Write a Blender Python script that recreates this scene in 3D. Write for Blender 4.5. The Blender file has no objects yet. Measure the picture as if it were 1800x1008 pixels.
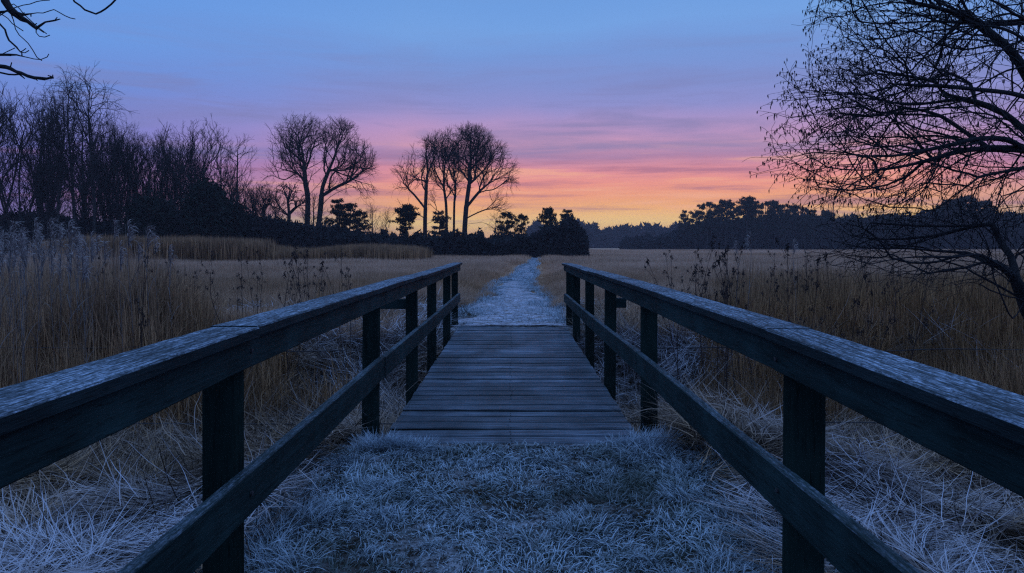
import bpy, math, numpy as np
R_ = math.radians
S = bpy.context.scene
COL = S.collection
CAMH = 1.45          # eye height above the bridge deck
F = 1300.0           # focal length in photograph pixels
HOR = 432.0          # horizon row

# ------------------------------------------------------------------ camera
cam_d = bpy.data.cameras.new('camera'); cam = bpy.data.objects.new('camera', cam_d); COL.objects.link(cam)
cam.location = (0, 0, CAMH); cam.rotation_euler = (R_(90), 0, 0)
cam_d.sensor_width = 36.0; cam_d.lens = 26.0; cam_d.shift_y = -0.04; cam_d.clip_end = 5000; cam_d.clip_start = 0.05
S.camera = cam
S.render.resolution_x = 1024; S.render.resolution_y = 573
S.view_settings.view_transform = 'Standard'; S.view_settings.look = 'None'
S.view_settings.exposure = 0; S.view_settings.gamma = 1
S.cycles.max_bounces = 6; S.cycles.diffuse_bounces = 2; S.cycles.volume_bounces = 0
S.cycles.use_denoising = False; S.cycles.pixel_filter_type = 'BLACKMAN_HARRIS'; S.cycles.filter_width = 1.25

def s2l(c):
    return tuple((v/255/12.92) if v/255 <= .04045 else ((v/255+.055)/1.055)**2.4 for v in c)

# ------------------------------------------------------------------ sky
class NT:
    """small helper to wire shader nodes"""
    def __init__(s, tree): s.t = tree; s.n = tree.nodes; s.l = tree.links
    def new(s, kind, **kw):
        n = s.n.new(kind)
        for k, v in kw.items(): setattr(n, k, v)
        return n
    def put(s, sock, v):
        if hasattr(v, 'is_linked') or isinstance(v, bpy.types.NodeSocket): s.l.new(v, sock)
        else:
            if isinstance(v, (tuple, list)) and len(v) == 3 and sock.type == 'RGBA': v = (*v, 1)
            sock.default_value = v
    def m(s, op, a, b=0.0, c=None, clamp=False):
        n = s.new('ShaderNodeMath', operation=op, use_clamp=clamp)
        s.put(n.inputs[0], a); s.put(n.inputs[1], b)
        if c is not None: s.put(n.inputs[2], c)
        return n.outputs[0]
    def mix(s, f, a, b, blend='MIX'):
        n = s.new('ShaderNodeMix', data_type='RGBA', blend_type=blend)
        s.put(n.inputs[0], f); s.put(n.inputs[6], a); s.put(n.inputs[7], b)
        return n.outputs[2]
    def ramp(s, f, stops, interp='LINEAR'):
        n = s.new('ShaderNodeValToRGB'); cr = n.color_ramp; cr.interpolation = interp
        while len(cr.elements) < len(stops): cr.elements.new(1.0)
        for e, (p, c) in zip(cr.elements, stops):
            e.position = p; e.color = (*c, 1) if len(c) == 3 else c
        s.put(n.inputs[0], f); return n.outputs[0]
    def noise(s, vec, scale, detail=3, rough=.55, dist=0.0):
        n = s.new('ShaderNodeTexNoise'); s.put(n.inputs['Scale'], scale); s.put(n.inputs['Detail'], detail)
        s.put(n.inputs['Roughness'], rough); s.put(n.inputs['Distortion'], dist)
        if vec is not None: s.l.new(vec, n.inputs['Vector'])
        return n.outputs[0]
    def vmul(s, vec, v):
        n = s.new('ShaderNodeVectorMath', operation='MULTIPLY'); s.l.new(vec, n.inputs[0]); n.inputs[1].default_value = v
        return n.outputs[0]
    def remap(s, v, a, b, c=0.0, d=1.0):
        n = s.new('ShaderNodeMapRange'); s.put(n.inputs[0], v)
        for i, q in enumerate((a, b, c, d)): n.inputs[i+1].default_value = q
        return n.outputs[0]

world = bpy.data.worlds.new('World'); S.world = world; world.use_nodes = True
w = NT(world.node_tree); bg = world.node_tree.nodes['Background']
tc = w.new('ShaderNodeTexCoord'); sx = w.new('ShaderNodeSeparateXYZ'); w.l.new(tc.outputs['Generated'], sx.inputs[0])
X, Y, Z = sx.outputs
hyp = w.m('SQRT', w.m('ADD', w.m('MULTIPLY', X, X), w.m('MULTIPLY', Y, Y)))
v = w.m('DIVIDE', Z, w.m('MAXIMUM', hyp, .02))                     # tangent of the elevation
az = w.m('ARCTAN2', X, Y)                                          # bearing, 0 = straight ahead
cv = w.new('ShaderNodeCombineXYZ'); w.put(cv.inputs[0], w.m('MULTIPLY', az, 1.6)); w.put(cv.inputs[1], w.m('MULTIPLY', v, 26.0))
streak = w.noise(cv.outputs[0], 2.2, 5, .6, .2)
cv2 = w.new('ShaderNodeCombineXYZ'); w.put(cv2.inputs[0], w.m('MULTIPLY', az, 2.2)); w.put(cv2.inputs[1], w.m('MULTIPLY', v, 7.0)); cv2.inputs[2].default_value = 3.7
soft = w.noise(cv2.outputs[0], 1.6, 4, .5, .4)
vw = w.m('ADD', v, w.m('MULTIPLY', w.m('SUBTRACT', soft, .5), w.remap(v, 0.04, .2, .012, .05)))
def P_(y): return (HOR-y)/520.0
p = w.m('DIVIDE', vw, .4)
C_glow = [(432, (255,160,90)), (412, (255,192,98)), (392, (255,214,128)), (368, (253,182,118)), (345, (250,168,128)), (322, (244,156,142)),
          (300, (230,150,160)), (280, (182,138,174)), (262, (204,154,186)), (236, (192,154,198)), (208, (166,150,204)), (186, (146,148,208)),
          (150, (132,148,210)), (100, (120,154,218)), (50, (118,164,228)), (0, (112,160,226))]
C_away = [(432, (96,84,138)), (400, (102,90,156)), (350, (108,104,180)), (300, (110,118,200)), (250, (112,130,210)),
          (200, (110,140,216)), (100, (106,156,230)), (0, (100,150,226))]
zen = (.15, .30, .64)
r1 = w.ramp(p, [(P_(y), s2l(c)) for y, c in C_glow] + [(1.0, zen)])
r2 = w.ramp(p, [(P_(y), s2l(c)) for y, c in C_away] + [(1.0, zen)])
da = w.m('DIVIDE', w.m('SUBTRACT', az, R_(10)), R_(26))
g = w.m('EXPONENT', w.m('MULTIPLY', w.m('MULTIPLY', da, da), -1.0))
g = w.remap(g, .02, .62)
skyc = w.mix(g, r2, r1)
# thin cloud bars low over the horizon, and a broad soft bank above them
bars = w.m('MULTIPLY', w.remap(streak, .50, .62), w.m('MULTIPLY', w.remap(v, .015, .035), w.remap(v, .135, .10)), clamp=True)
skyc = w.mix(w.m('MULTIPLY', bars, .60), skyc, s2l((158,108,140)))
brt = w.m('MULTIPLY', w.remap(streak, .47, .38), w.m('MULTIPLY', w.remap(v, .03, .05), w.remap(v, .14, .10)), clamp=True)
skyc = w.mix(w.m('MULTIPLY', w.m('MULTIPLY', brt, g), .6), skyc, s2l((255,184,148)))
cv3 = w.new('ShaderNodeCombineXYZ'); w.put(cv3.inputs[0], w.m('MULTIPLY', az, 1.5)); w.put(cv3.inputs[1], w.m('MULTIPLY', v, 14.0)); cv3.inputs[2].default_value = 9.1
wisps = w.noise(cv3.outputs[0], 2.6, 6, .62, .5)
wf = w.m('MULTIPLY', w.remap(wisps, .45, .68), w.m('MULTIPLY', w.remap(v, .09, .13), w.remap(v, .30, .18)), clamp=True)
skyc = w.mix(w.m('MULTIPLY', wf, .60), skyc, s2l((128,128,176)))
skyc = w.mix(w.remap(v, .36, 1.6), skyc, (.27, .49, .98))   # the high sky, paler and brighter overhead
db = w.m('DIVIDE', w.m('SUBTRACT', az, R_(7)), R_(11)); core = w.m('MULTIPLY', w.m('EXPONENT', w.m('MULTIPLY', w.m('MULTIPLY', db, db), -1.0)), w.remap(v, .065, .02))
skyc = w.mix(w.m('MULTIPLY', core, .45, clamp=True), skyc, (1.15, .72, .28))
below = w.remap(v, -.004, -.02)
skyc = w.mix(below, skyc, (.012, .012, .02))
w.l.new(skyc, bg.inputs[0]); bg.inputs[1].default_value = 1.0

# ------------------------------------------------------------------ helpers
def link(o, parent=None):
    COL.objects.link(o)
    if parent is not None: o.parent = parent
    return o
def tag(o, label=None, cat=None, group=None, kind=None):
    if label: o['label'] = label
    if cat: o['category'] = cat
    if group: o['group'] = group
    if kind: o['kind'] = kind
    return o
def thing(name, label, cat, loc=(0,0,0), rotz=0, group=None, scale=1.0):
    o = bpy.data.objects.new(name, None); o.location = loc; o.rotation_euler = (0, 0, rotz)
    o.scale = (scale,)*3 if not isinstance(scale, tuple) else scale
    o.empty_display_size = .1; link(o); return tag(o, label, cat, group)
def kids(o): return [c for c in COL.objects if c.parent == o]
def copy_thing(src, ch, loc, rotz, scale, label, group=None):
    r = src.copy(); COL.objects.link(r); r.location = loc; r.rotation_euler = (0, 0, rotz); r.scale = scale if isinstance(scale, tuple) else (scale,)*3
    r['label'] = label
    if group: r['group'] = group
    for c in ch:
        d = c.copy(); COL.objects.link(d); d.parent = r
    return r
def mesh_np(name, V, T, attrs=None, smooth=False):
    """triangle (or quad) mesh straight from arrays"""
    me = bpy.data.meshes.new(name); V = np.asarray(V, np.float32); T = np.asarray(T, np.int32); k = T.shape[1]
    me.vertices.add(len(V)); me.vertices.foreach_set('co', V.ravel())
    me.loops.add(T.size); me.loops.foreach_set('vertex_index', T.ravel())
    me.polygons.add(len(T)); me.polygons.foreach_set('loop_start', np.arange(0, T.size, k, dtype=np.int32))
    if smooth: me.polygons.foreach_set('use_smooth', np.ones(len(T), bool))
    me.update(calc_edges=True)
    for an, av in (attrs or {}).items():
        a = me.attributes.new(an, 'FLOAT', 'POINT'); a.data.foreach_set('value', np.asarray(av, np.float32).ravel())
    return me
def obj(name, me, mat, parent=None):
    o = bpy.data.objects.new(name, me)
    if not me.materials: me.materials.append(mat)
    return link(o, parent)
_tab = np.random.RandomState(5).rand(256, 256)
def vnoise(x, y, sc, seed=0):
    x = np.asarray(x, float)/sc + seed*17.3; y = np.asarray(y, float)/sc + seed*9.7
    xi = np.floor(x).astype(int); yi = np.floor(y).astype(int); fx = x-xi; fy = y-yi
    fx = fx*fx*(3-2*fx); fy = fy*fy*(3-2*fy)
    a = _tab[xi % 256, yi % 256]; b = _tab[(xi+1) % 256, yi % 256]; c = _tab[xi % 256, (yi+1) % 256]; d = _tab[(xi+1) % 256, (yi+1) % 256]
    return (a*(1-fx)+b*fx)*(1-fy) + (c*(1-fx)+d*fx)*fy
def fbm(x, y, sc, seed=0): return (vnoise(x, y, sc, seed)*.55 + vnoise(x, y, sc*.45, seed+1)*.3 + vnoise(x, y, sc*.2, seed+2)*.15)
def sstep(a, b, x):
    t = np.clip((np.asarray(x, float)-a)/(b-a), 0, 1); return t*t*(3-2*t)
def px3(px, py, Y): return ((px-900.0)*Y/F, Y, CAMH + (HOR-py)*Y/F)     # a point read off the photograph at a measured distance
def norm(a): return a/np.maximum(np.linalg.norm(a, axis=-1, keepdims=True), 1e-9)

# ------------------------------------------------------------------ materials
def material(name, build, rough=.85, spec=.2):
    m = bpy.data.materials.new(name); m.use_nodes = True; t = NT(m.node_tree)
    b = m.node_tree.nodes['Principled BSDF']; b.inputs['Roughness'].default_value = rough; b.inputs['Specular IOR Level'].default_value = spec
    build(t, b); return m
def up_mask(t, lo=.35, hi=.8):
    ge = t.new('ShaderNodeNewGeometry'); sp = t.new('ShaderNodeSeparateXYZ'); t.l.new(ge.outputs['True Normal'], sp.inputs[0])
    return t.remap(sp.outputs[2], lo, hi)
FROST = (.52, .64, .82)
def wood_build(base1, base2, frost, axis, bump=.25, streak_dir='y'):
    def f(t, b):
        ge = t.new('ShaderNodeNewGeometry'); pos = ge.outputs['Position']
        sc = {'y': (22, 1.6, 22), 'x': (1.6, 26, 22), 'z': (24, 24, 1.8)}[axis]
        pv = t.vmul(pos, sc)
        gr = t.noise(pv, 2.2, 5, .65, .6)
        big = t.noise(pos, 2.3, 3, .6)
        fine = t.noise(t.vmul(pos, tuple(q*3.2 for q in sc)), 2.0, 3, .7, .4)
        spot = t.noise(pos, 60, 2, .6)
        col = t.mix(t.remap(gr, .35, .68), base1, base2)
        col = t.mix(t.remap(big, .45, .75, 0, .55), col, tuple(c*1.9 for c in base2))
        col = t.mix(t.remap(fine, .56, .72, 0, .8), col, tuple(c*.25 for c in base1))
        if frost > 0:
            fm = t.m('MULTIPLY', up_mask(t), t.m('MULTIPLY', t.remap(fine, .40, .60, .12, 1.0), t.remap(t.m('ADD', t.m('MULTIPLY', big, .6), t.m('MULTIPLY', spot, .4)), .34, .56, .25, 1.0)))
            fm = t.m('MULTIPLY', fm, t.remap(t.noise(t.vmul(pos, (1, .32, 1)), 120, 5, .85), .40, .60, .12, 1.2))
            fm = t.m('MULTIPLY', t.m('MULTIPLY', fm, t.remap(t.noise(t.vmul(pos, (40, .5, 1)), 2.0, 3, .6), .34, .56, .3, 1.0)), frost*1.15, clamp=True)
            col = t.mix(fm, col, FROST)
        t.l.new(col, b.inputs['Base Color'])
        bp = t.new('ShaderNodeBump'); bp.inputs['Strength'].default_value = bump; bp.inputs['Distance'].default_value = .006
        t.l.new(t.m('ADD', gr, fine), bp.inputs['Height']); t.l.new(bp.outputs[0], b.inputs['Normal'])
    return f
M = {}
M['rail_cap'] = material('frosted rail wood', wood_build((.008,.016,.018), (.018,.032,.036), .85, 'y', .6), .75, .1)
M['rail_side'] = material('treated rail wood', wood_build((.006,.018,.018), (.018,.042,.044), .35, 'y', .5), .75, .1)
M['post'] = material('treated post wood', wood_build((.006,.014,.013), (.013,.027,.024), .2, 'z', .4), .9, .02)
def deck_build(t, b):
    ge = t.new('ShaderNodeNewGeometry'); pos = ge.outputs['Position']
    at = t.new('ShaderNodeAttribute', attribute_name='rnd')
    pv = t.vmul(pos, (1.2, 34, 20)); gr = t.noise(pv, 2.0, 5, .65, .5); big = t.noise(t.vmul(pos, (1, .45, 1)), 1.7, 3, .6)
    col = t.mix(t.remap(gr, .35, .66), (.012,.022,.030), (.050,.075,.095))
    col = t.mix(t.remap(at.outputs['Fac'], 0, 1, 0, .6), col, (.016,.026,.032))
    fm = t.m('MULTIPLY', up_mask(t), t.m('MULTIPLY', t.remap(gr, .38, .64), t.remap(big, .36, .60, .2, 1.0)))
    fm = t.m('MULTIPLY', fm, t.remap(at.outputs['Fac'], 0, 1, .7, .2))
    col = t.mix(fm, col, (.40,.50,.66)); col = t.mix(up_mask(t, .1, .7), (.006,.009,.010), col)  # plank sides painted near black, putting the shade of the gaps into the colour
    t.l.new(col, b.inputs['Base Color'])
    bp = t.new('ShaderNodeBump'); bp.inputs['Strength'].default_value = .45; bp.inputs['Distance'].default_value = .006
    t.l.new(gr, bp.inputs['Height']); t.l.new(bp.outputs[0], b.inputs['Normal'])
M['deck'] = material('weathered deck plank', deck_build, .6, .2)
M['dark_metal'] = material('dull wire', lambda t, b: t.put(b.inputs['Base Color'], (.035,.035,.04)), .6, .3)
def bark_build(c1, c2, sc=6):
    def f(t, b):
        ge = t.new('ShaderNodeNewGeometry'); n = t.noise(t.vmul(ge.outputs['Position'], (1, 1, .3)), sc, 4, .65)
        t.l.new(t.mix(t.remap(n, .35, .65), c1, c2), b.inputs['Base Color'])
    return f
M['bark'] = material('bare bark', bark_build((.020,.020,.022), (.045,.042,.042)), .9, .1)
M['twig'] = material('bare twig', bark_build((.018,.018,.022), (.035,.032,.036), 20), .9, .1)
M['needle'] = material('conifer needles', bark_build((.010,.018,.016), (.022,.034,.028), .8), .9, .1)
M['scrub'] = material('dark scrub', bark_build((.016,.020,.024), (.034,.038,.042), .5), .9, .1)
M['far'] = material('far woodland foliage', bark_build((.016,.022,.026), (.030,.036,.042), .2), .9, .1)
def grass_build(dark, straw, pale, frost_col, inst=False, fgain=1.0, tpow=1.0):
    def f(t, b):
        tt = t.new('ShaderNodeAttribute', attribute_name='t').outputs['Fac']
        rr = t.new('ShaderNodeAttribute', attribute_name='rnd').outputs['Fac']
        fa = t.new('ShaderNodeAttribute', attribute_name='frost')
        if inst: fa.attribute_type = 'INSTANCER'
        ff = fa.outputs['Fac']
        ge = t.new('ShaderNodeNewGeometry'); n = t.noise(t.vmul(ge.outputs['Position'], (1, 1, .4)), .7, 3, .6)
        col = t.mix(rr, straw, pale); col = t.mix(t.remap(n, .38, .62, 0, .6), col, dark)
        k = t.m('MULTIPLY', t.m('POWER', tt, tpow), t.m('MULTIPLY', ff, fgain))
        k = t.m('MULTIPLY', k, t.remap(rr, 0, 1, .65, 1.25), clamp=True)
        t.l.new(t.mix(k, col, frost_col), b.inputs['Base Color'])
    return f
M['turf'] = material('frosted turf blades', grass_build((.02,.028,.02), (.025,.035,.022), (.08,.10,.075), (.66,.80,.95), tpow=.8), .9, .1)
M['straw'] = material('matted straw blades', grass_build((.03,.02,.013), (.022,.016,.012), (.56,.37,.22), (.60,.62,.72), tpow=.25), .9, .1)
M['meadow'] = material('meadow grass blades', grass_build((.14,.075,.035), (.10,.055,.03), (.80,.46,.25), (.95,.66,.50), inst=True, tpow=1.3), .9, .1)
M['reed'] = material('dry reed stems', grass_build((.09,.045,.02), (.05,.028,.015), (.78,.44,.21), (.78,.56,.46), inst=True, tpow=1.6), .9, .1)
def plume_build(t, b):
    tt = t.new('ShaderNodeAttribute', attribute_name='t').outputs['Fac']; rr = t.new('ShaderNodeAttribute', attribute_name='rnd').outputs['Fac']
    col = t.mix(rr, (.07,.06,.07), (.46,.38,.35)); t.l.new(t.mix(t.m('MULTIPLY', tt, .6), col, (.66,.56,.54)), b.inputs['Base Color'])
M['plume'] = material('frosted reed plume', plume_build, .9, .1)
M['dead_weed'] = material('dead weed stem', lambda t, b: t.put(b.inputs['Base Color'], (.045,.035,.035)), .9, .1)
M['reed_stalk'] = material('reed stalk', lambda t, b: t.put(b.inputs['Base Color'], (.20,.17,.16)), .9, .1)
def ground_build(t, b):
    ge = t.new('ShaderNodeNewGeometry'); pos = ge.outputs['Position']; sp = t.new('ShaderNodeSeparateXYZ'); t.l.new(pos, sp.inputs[0])
    n1 = t.noise(pos, .5, 5, .65); n2 = t.noise(pos, 9, 4, .7); n3 = t.noise(pos, 45, 3, .7)
    near = t.mix(t.remap(n2, .35, .65), (.016,.013,.010), (.06,.045,.03))
    fr = t.m('MULTIPLY', t.remap(n2, .42, .58), t.remap(n1, .42, .56), clamp=True)
    near = t.mix(t.m('MULTIPLY', fr, .75), near, (.42,.44,.50))
    near = t.mix(t.remap(n3, .52, .66, 0, .7), near, (.03,.026,.022))
    farc = t.mix(t.remap(n1, .35, .65), (.48,.27,.15), (.72,.47,.32))
    t.l.new(t.mix(t.remap(sp.outputs[1], 16, 34), near, farc), b.inputs['Base Color'])
    bp = t.new('ShaderNodeBump'); bp.inputs['Strength'].default_value = .6; bp.inputs['Distance'].default_value = .03
    t.l.new(n2, bp.inputs['Height']); t.l.new(bp.outputs[0], b.inputs['Normal'])
M['ground'] = material('meadow soil', ground_build, .95, .05)
def path_build(t, b):
    ge = t.new('ShaderNodeNewGeometry'); pos = ge.outputs['Position']
    n2 = t.noise(pos, 5, 4, .7); n3 = t.noise(t.vmul(pos, (1, .5, 1)), 26, 4, .7)
    c = t.mix(t.remap(n2, .34, .60), (.20,.17,.15), (.56,.58,.70)); c = t.mix(t.remap(n3, .50, .62, 0, .9), c, (.07,.06,.05))
    t.l.new(c, b.inputs['Base Color'])
    bp = t.new('ShaderNodeBump'); bp.inputs['Strength'].default_value = .7; bp.inputs['Distance'].default_value = .02
    t.l.new(n3, bp.inputs['Height']); t.l.new(bp.outputs[0], b.inputs['Normal'])
M['path'] = material('frosted trodden path', path_build, .95, .05)

# ------------------------------------------------------------------ ground
PATH = np.array([(13.3, 0.0, 1.2), (16.5, -.05, 1.05), (21, -.02, .72), (28, .22, .58), (39, .66, .52), (55, 1.35, .50), (82, 2.7, .48), (112, 4.3, .5), (150, 5.0, .4)])
def path_c(y): return np.interp(y, PATH[:, 0], PATH[:, 1]) + .16*np.sin((np.asarray(y)-14)*.33)*sstep(15, 22, y)
def path_w(y): return np.interp(y, PATH[:, 0], PATH[:, 2])
def gz(x, y):
    x = np.asarray(x, float); y = np.asarray(y, float); ax = np.abs(x)
    bank = -.30*sstep(1.35, 2.9, ax)*(1-sstep(5.5, 8, y))
    wob = .5*np.sin(x*.23+1)*sstep(3, 8, ax)
    ditch = -1.05*sstep(5.35, 7.2, y+wob)*(1-sstep(10.2, 13.2, y+wob))*(.35+.65*sstep(.0, 1.6, ax+.8))
    far = -.16*sstep(11, 14, y)*sstep(1.8, 3.4, np.abs(x-path_c(y)))
    off = sstep(1.6, 3.0, np.abs(x-np.where(y > 13, path_c(y), 0)))
    bump = (fbm(x, y, 2.3, 3)-.5)*.22*off*(1-sstep(60, 120, y)) + (fbm(x, y, .6, 4)-.5)*.08*off*(1-sstep(20, 30, y))
    return bank + ditch + far + bump
def warp(n, lo, hi, k):
    u = np.linspace(-1, 1, n); s = np.sign(u)*np.abs(u)**k
    return np.where(s < 0, -s*lo, s*hi)
gx = warp(321, -700, 700, 2.6)
gy = np.concatenate([np.linspace(-80, 0, 17)[:-1], np.linspace(0, 20, 141)[:-1], 20+warp(201, 0, 1400, 2.6)[100:]])
GX, GY = np.meshgrid(gx, gy); GZ = gz(GX, GY)
nx, ny = len(gx), len(gy); ii = np.arange(nx*ny).reshape(ny, nx)
Q = np.stack([ii[:-1, :-1], ii[:-1, 1:], ii[1:, 1:], ii[1:, :-1]], -1).reshape(-1, 4)
o = obj('ground', mesh_np('ground', np.stack([GX, GY, GZ], -1).reshape(-1, 3), Q, smooth=True), M['ground']); tag(o, 'rough meadow ground with a ditch under the bridge', kind='structure')
ys = np.concatenate([np.linspace(13.25, 40, 120), np.linspace(40.5, 150, 120)]); us = np.linspace(-1, 1, 9)
YY, UU = np.meshgrid(ys, us, indexing='ij')
edge = 1 + .75*(vnoise(YY*1.0, UU*0+np.sign(UU)*40, 1.3, 8)-.55)
XX = path_c(YY) + UU*path_w(YY)*edge; ZZ = gz(XX, YY)+.022-.018*np.abs(UU)**3 + .012*(vnoise(XX, YY, .4, 2)-.5)
ii = np.arange(XX.size).reshape(XX.shape); Q = np.stack([ii[:-1, :-1], ii[:-1, 1:], ii[1:, 1:], ii[1:, :-1]], -1).reshape(-1, 4)
o = obj('path', mesh_np('path', np.stack([XX, YY, ZZ], -1).reshape(-1, 3), Q, smooth=True), M['path']); tag(o, 'frosty trodden path winding away over the meadow', kind='structure')

# ------------------------------------------------------------------ footbridge
def beam(name, pts, wid, hei, mat, parent, chamfer=.006, label=None, nseg=None, side_attr=None, wob=.0, seed=0):
    """a plank swept along pts (centre of its section), wid across, hei high, with eased edges"""
    P = np.array(pts, float); n = nseg or max(2, int(np.linalg.norm(P[-1]-P[0])/.25)); s = np.linspace(0, len(P)-1, n)
    C = np.stack([np.interp(s, range(len(P)), P[:, k]) for k in range(3)], -1)
    rs = np.random.RandomState(seed); 
    if wob: C[:, 2] += np.convolve(rs.randn(n+6)*wob, np.ones(7)/7, 'valid')[:n]; C[:, 0] += np.convolve(rs.randn(n+6)*wob, np.ones(7)/7, 'valid')[:n]
    T = norm(np.gradient(C, axis=0)); up = np.array([0, 0, 1.0])
    if abs(T[0, 2]) > .8: up = np.array([0, 1.0, 0])
    Sd = norm(np.cross(T, up)); Up = norm(np.cross(Sd, T)); a, h, c = wid/2, hei/2, chamfer
    prof = np.array([(-a+c, -h), (a-c, -h), (a, -h+c), (a, h-c), (a-c, h), (-a+c, h), (-a, h-c), (-a, -h+c)])
    V = (C[:, None] + Sd[:, None]*prof[None, :, :1] + Up[:, None]*prof[None, :, 1:]).reshape(-1, 3)
    k = 8; F_ = []
    for i in range(n-1):
        for j in range(k): F_.append((i*k+j, i*k+(j+1) % k, (i+1)*k+(j+1) % k, (i+1)*k+j))
    me = bpy.data.meshes.new(name); me.from_pydata([tuple(q) for q in V], [], F_ + [tuple(range(k))[::-1], tuple((n-1)*k+j for j in range(k))]); me.update()
    o = obj(name, me, mat, parent)
    if label: o['label'] = label
    return o
br = thing('footbridge', 'dark timber footbridge with frosted handrails crossing the ditch', 'bridge', (0, 0, 0))
# deck: every plank in one mesh, slightly uneven
rs = np.random.RandomState(3); V, Fc, RN = [], [], []
y = 5.22; yi = 0
while y < 13.35:
    d = .172+rs.rand()*.016; dz = rs.randn()*.003; hw0 = .955+rs.rand()*.012; hw1 = .955+rs.rand()*.012; tl = rs.randn()*.002; sk = rs.randn()*.0025; rn = rs.rand()
    for m0, m1 in ((-hw0, -.0015), (.0015, hw1)) if 0 else ((-hw0, hw1),):
        b0 = len(V); c = .008; xs = np.linspace(m0, m1, 7)
        prof = [(0, -.045), (d, -.045), (d, -c), (d-c, 0), (d*.5, -.0015), (c, 0), (0, -c)]
        for xx in xs:
            for (py, pz) in prof: V.append((xx, y+py+sk*xx, dz+pz+tl*xx+.0012*math.sin(xx*3+yi))); RN.append(rn)
        k = len(prof)
        for i in range(6):
            for j in range(k): Fc.append((b0+i*k+j, b0+(i+1)*k+j, b0+(i+1)*k+(j+1) % k, b0+i*k+(j+1) % k))
        Fc.append(tuple(b0+j for j in range(k))); Fc.append(tuple(b0+6*k+j for j in range(k))[::-1])
    y += d*.985 + .036+rs.rand()*.010; yi += 1
DECK_END = y
me = bpy.data.meshes.new('deck'); me.from_pydata(V, [], Fc); me.update(); a = me.attributes.new('rnd', 'FLOAT', 'POINT'); a.data.foreach_set('value', RN)
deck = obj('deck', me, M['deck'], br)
# nail heads down the middle
rr = .006; nm = bpy.data.meshes.new('nail'); nm.from_pydata([(rr*math.cos(t*1.047), rr*math.sin(t*1.047), 0) for t in range(6)]+[(rr*math.cos(t*1.047), rr*math.sin(t*1.047), .003) for t in range(6)]+[(0, 0, .0045)], [], [(t, (t+1) % 6, 6+(t+1) % 6, 6+t) for t in range(6)]+[(6+t, 6+(t+1) % 6, 12) for t in range(6)]); nm.update()
y = 5.31
while y < DECK_END-.1:
    for q in (-.035, .04): o = obj('nail', nm, M['dark_metal'], deck); o.location = (-.015+rs.randn()*.008, y+q, .001)
    y += .204
for sx_ in (-.72, 0, .72): beam('beam', [(sx_, 5.3, -.165), (sx_, DECK_END-.1, -.165)], .12, .22, M['post'], br)
bolt_me = bpy.data.meshes.new('bolt'); bolt_me.from_pydata([(.009*math.cos(t*.785), .009*math.sin(t*.785), z_) for z_ in (-.004, .003) for t in range(8)]+[(0, 0, .005)], [], [(t, (t+1) % 8, 8+(t+1) % 8, 8+t) for t in range(8)]+[(8+t, 8+(t+1) % 8, 16) for t in range(8)]); bolt_me.update()
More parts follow.
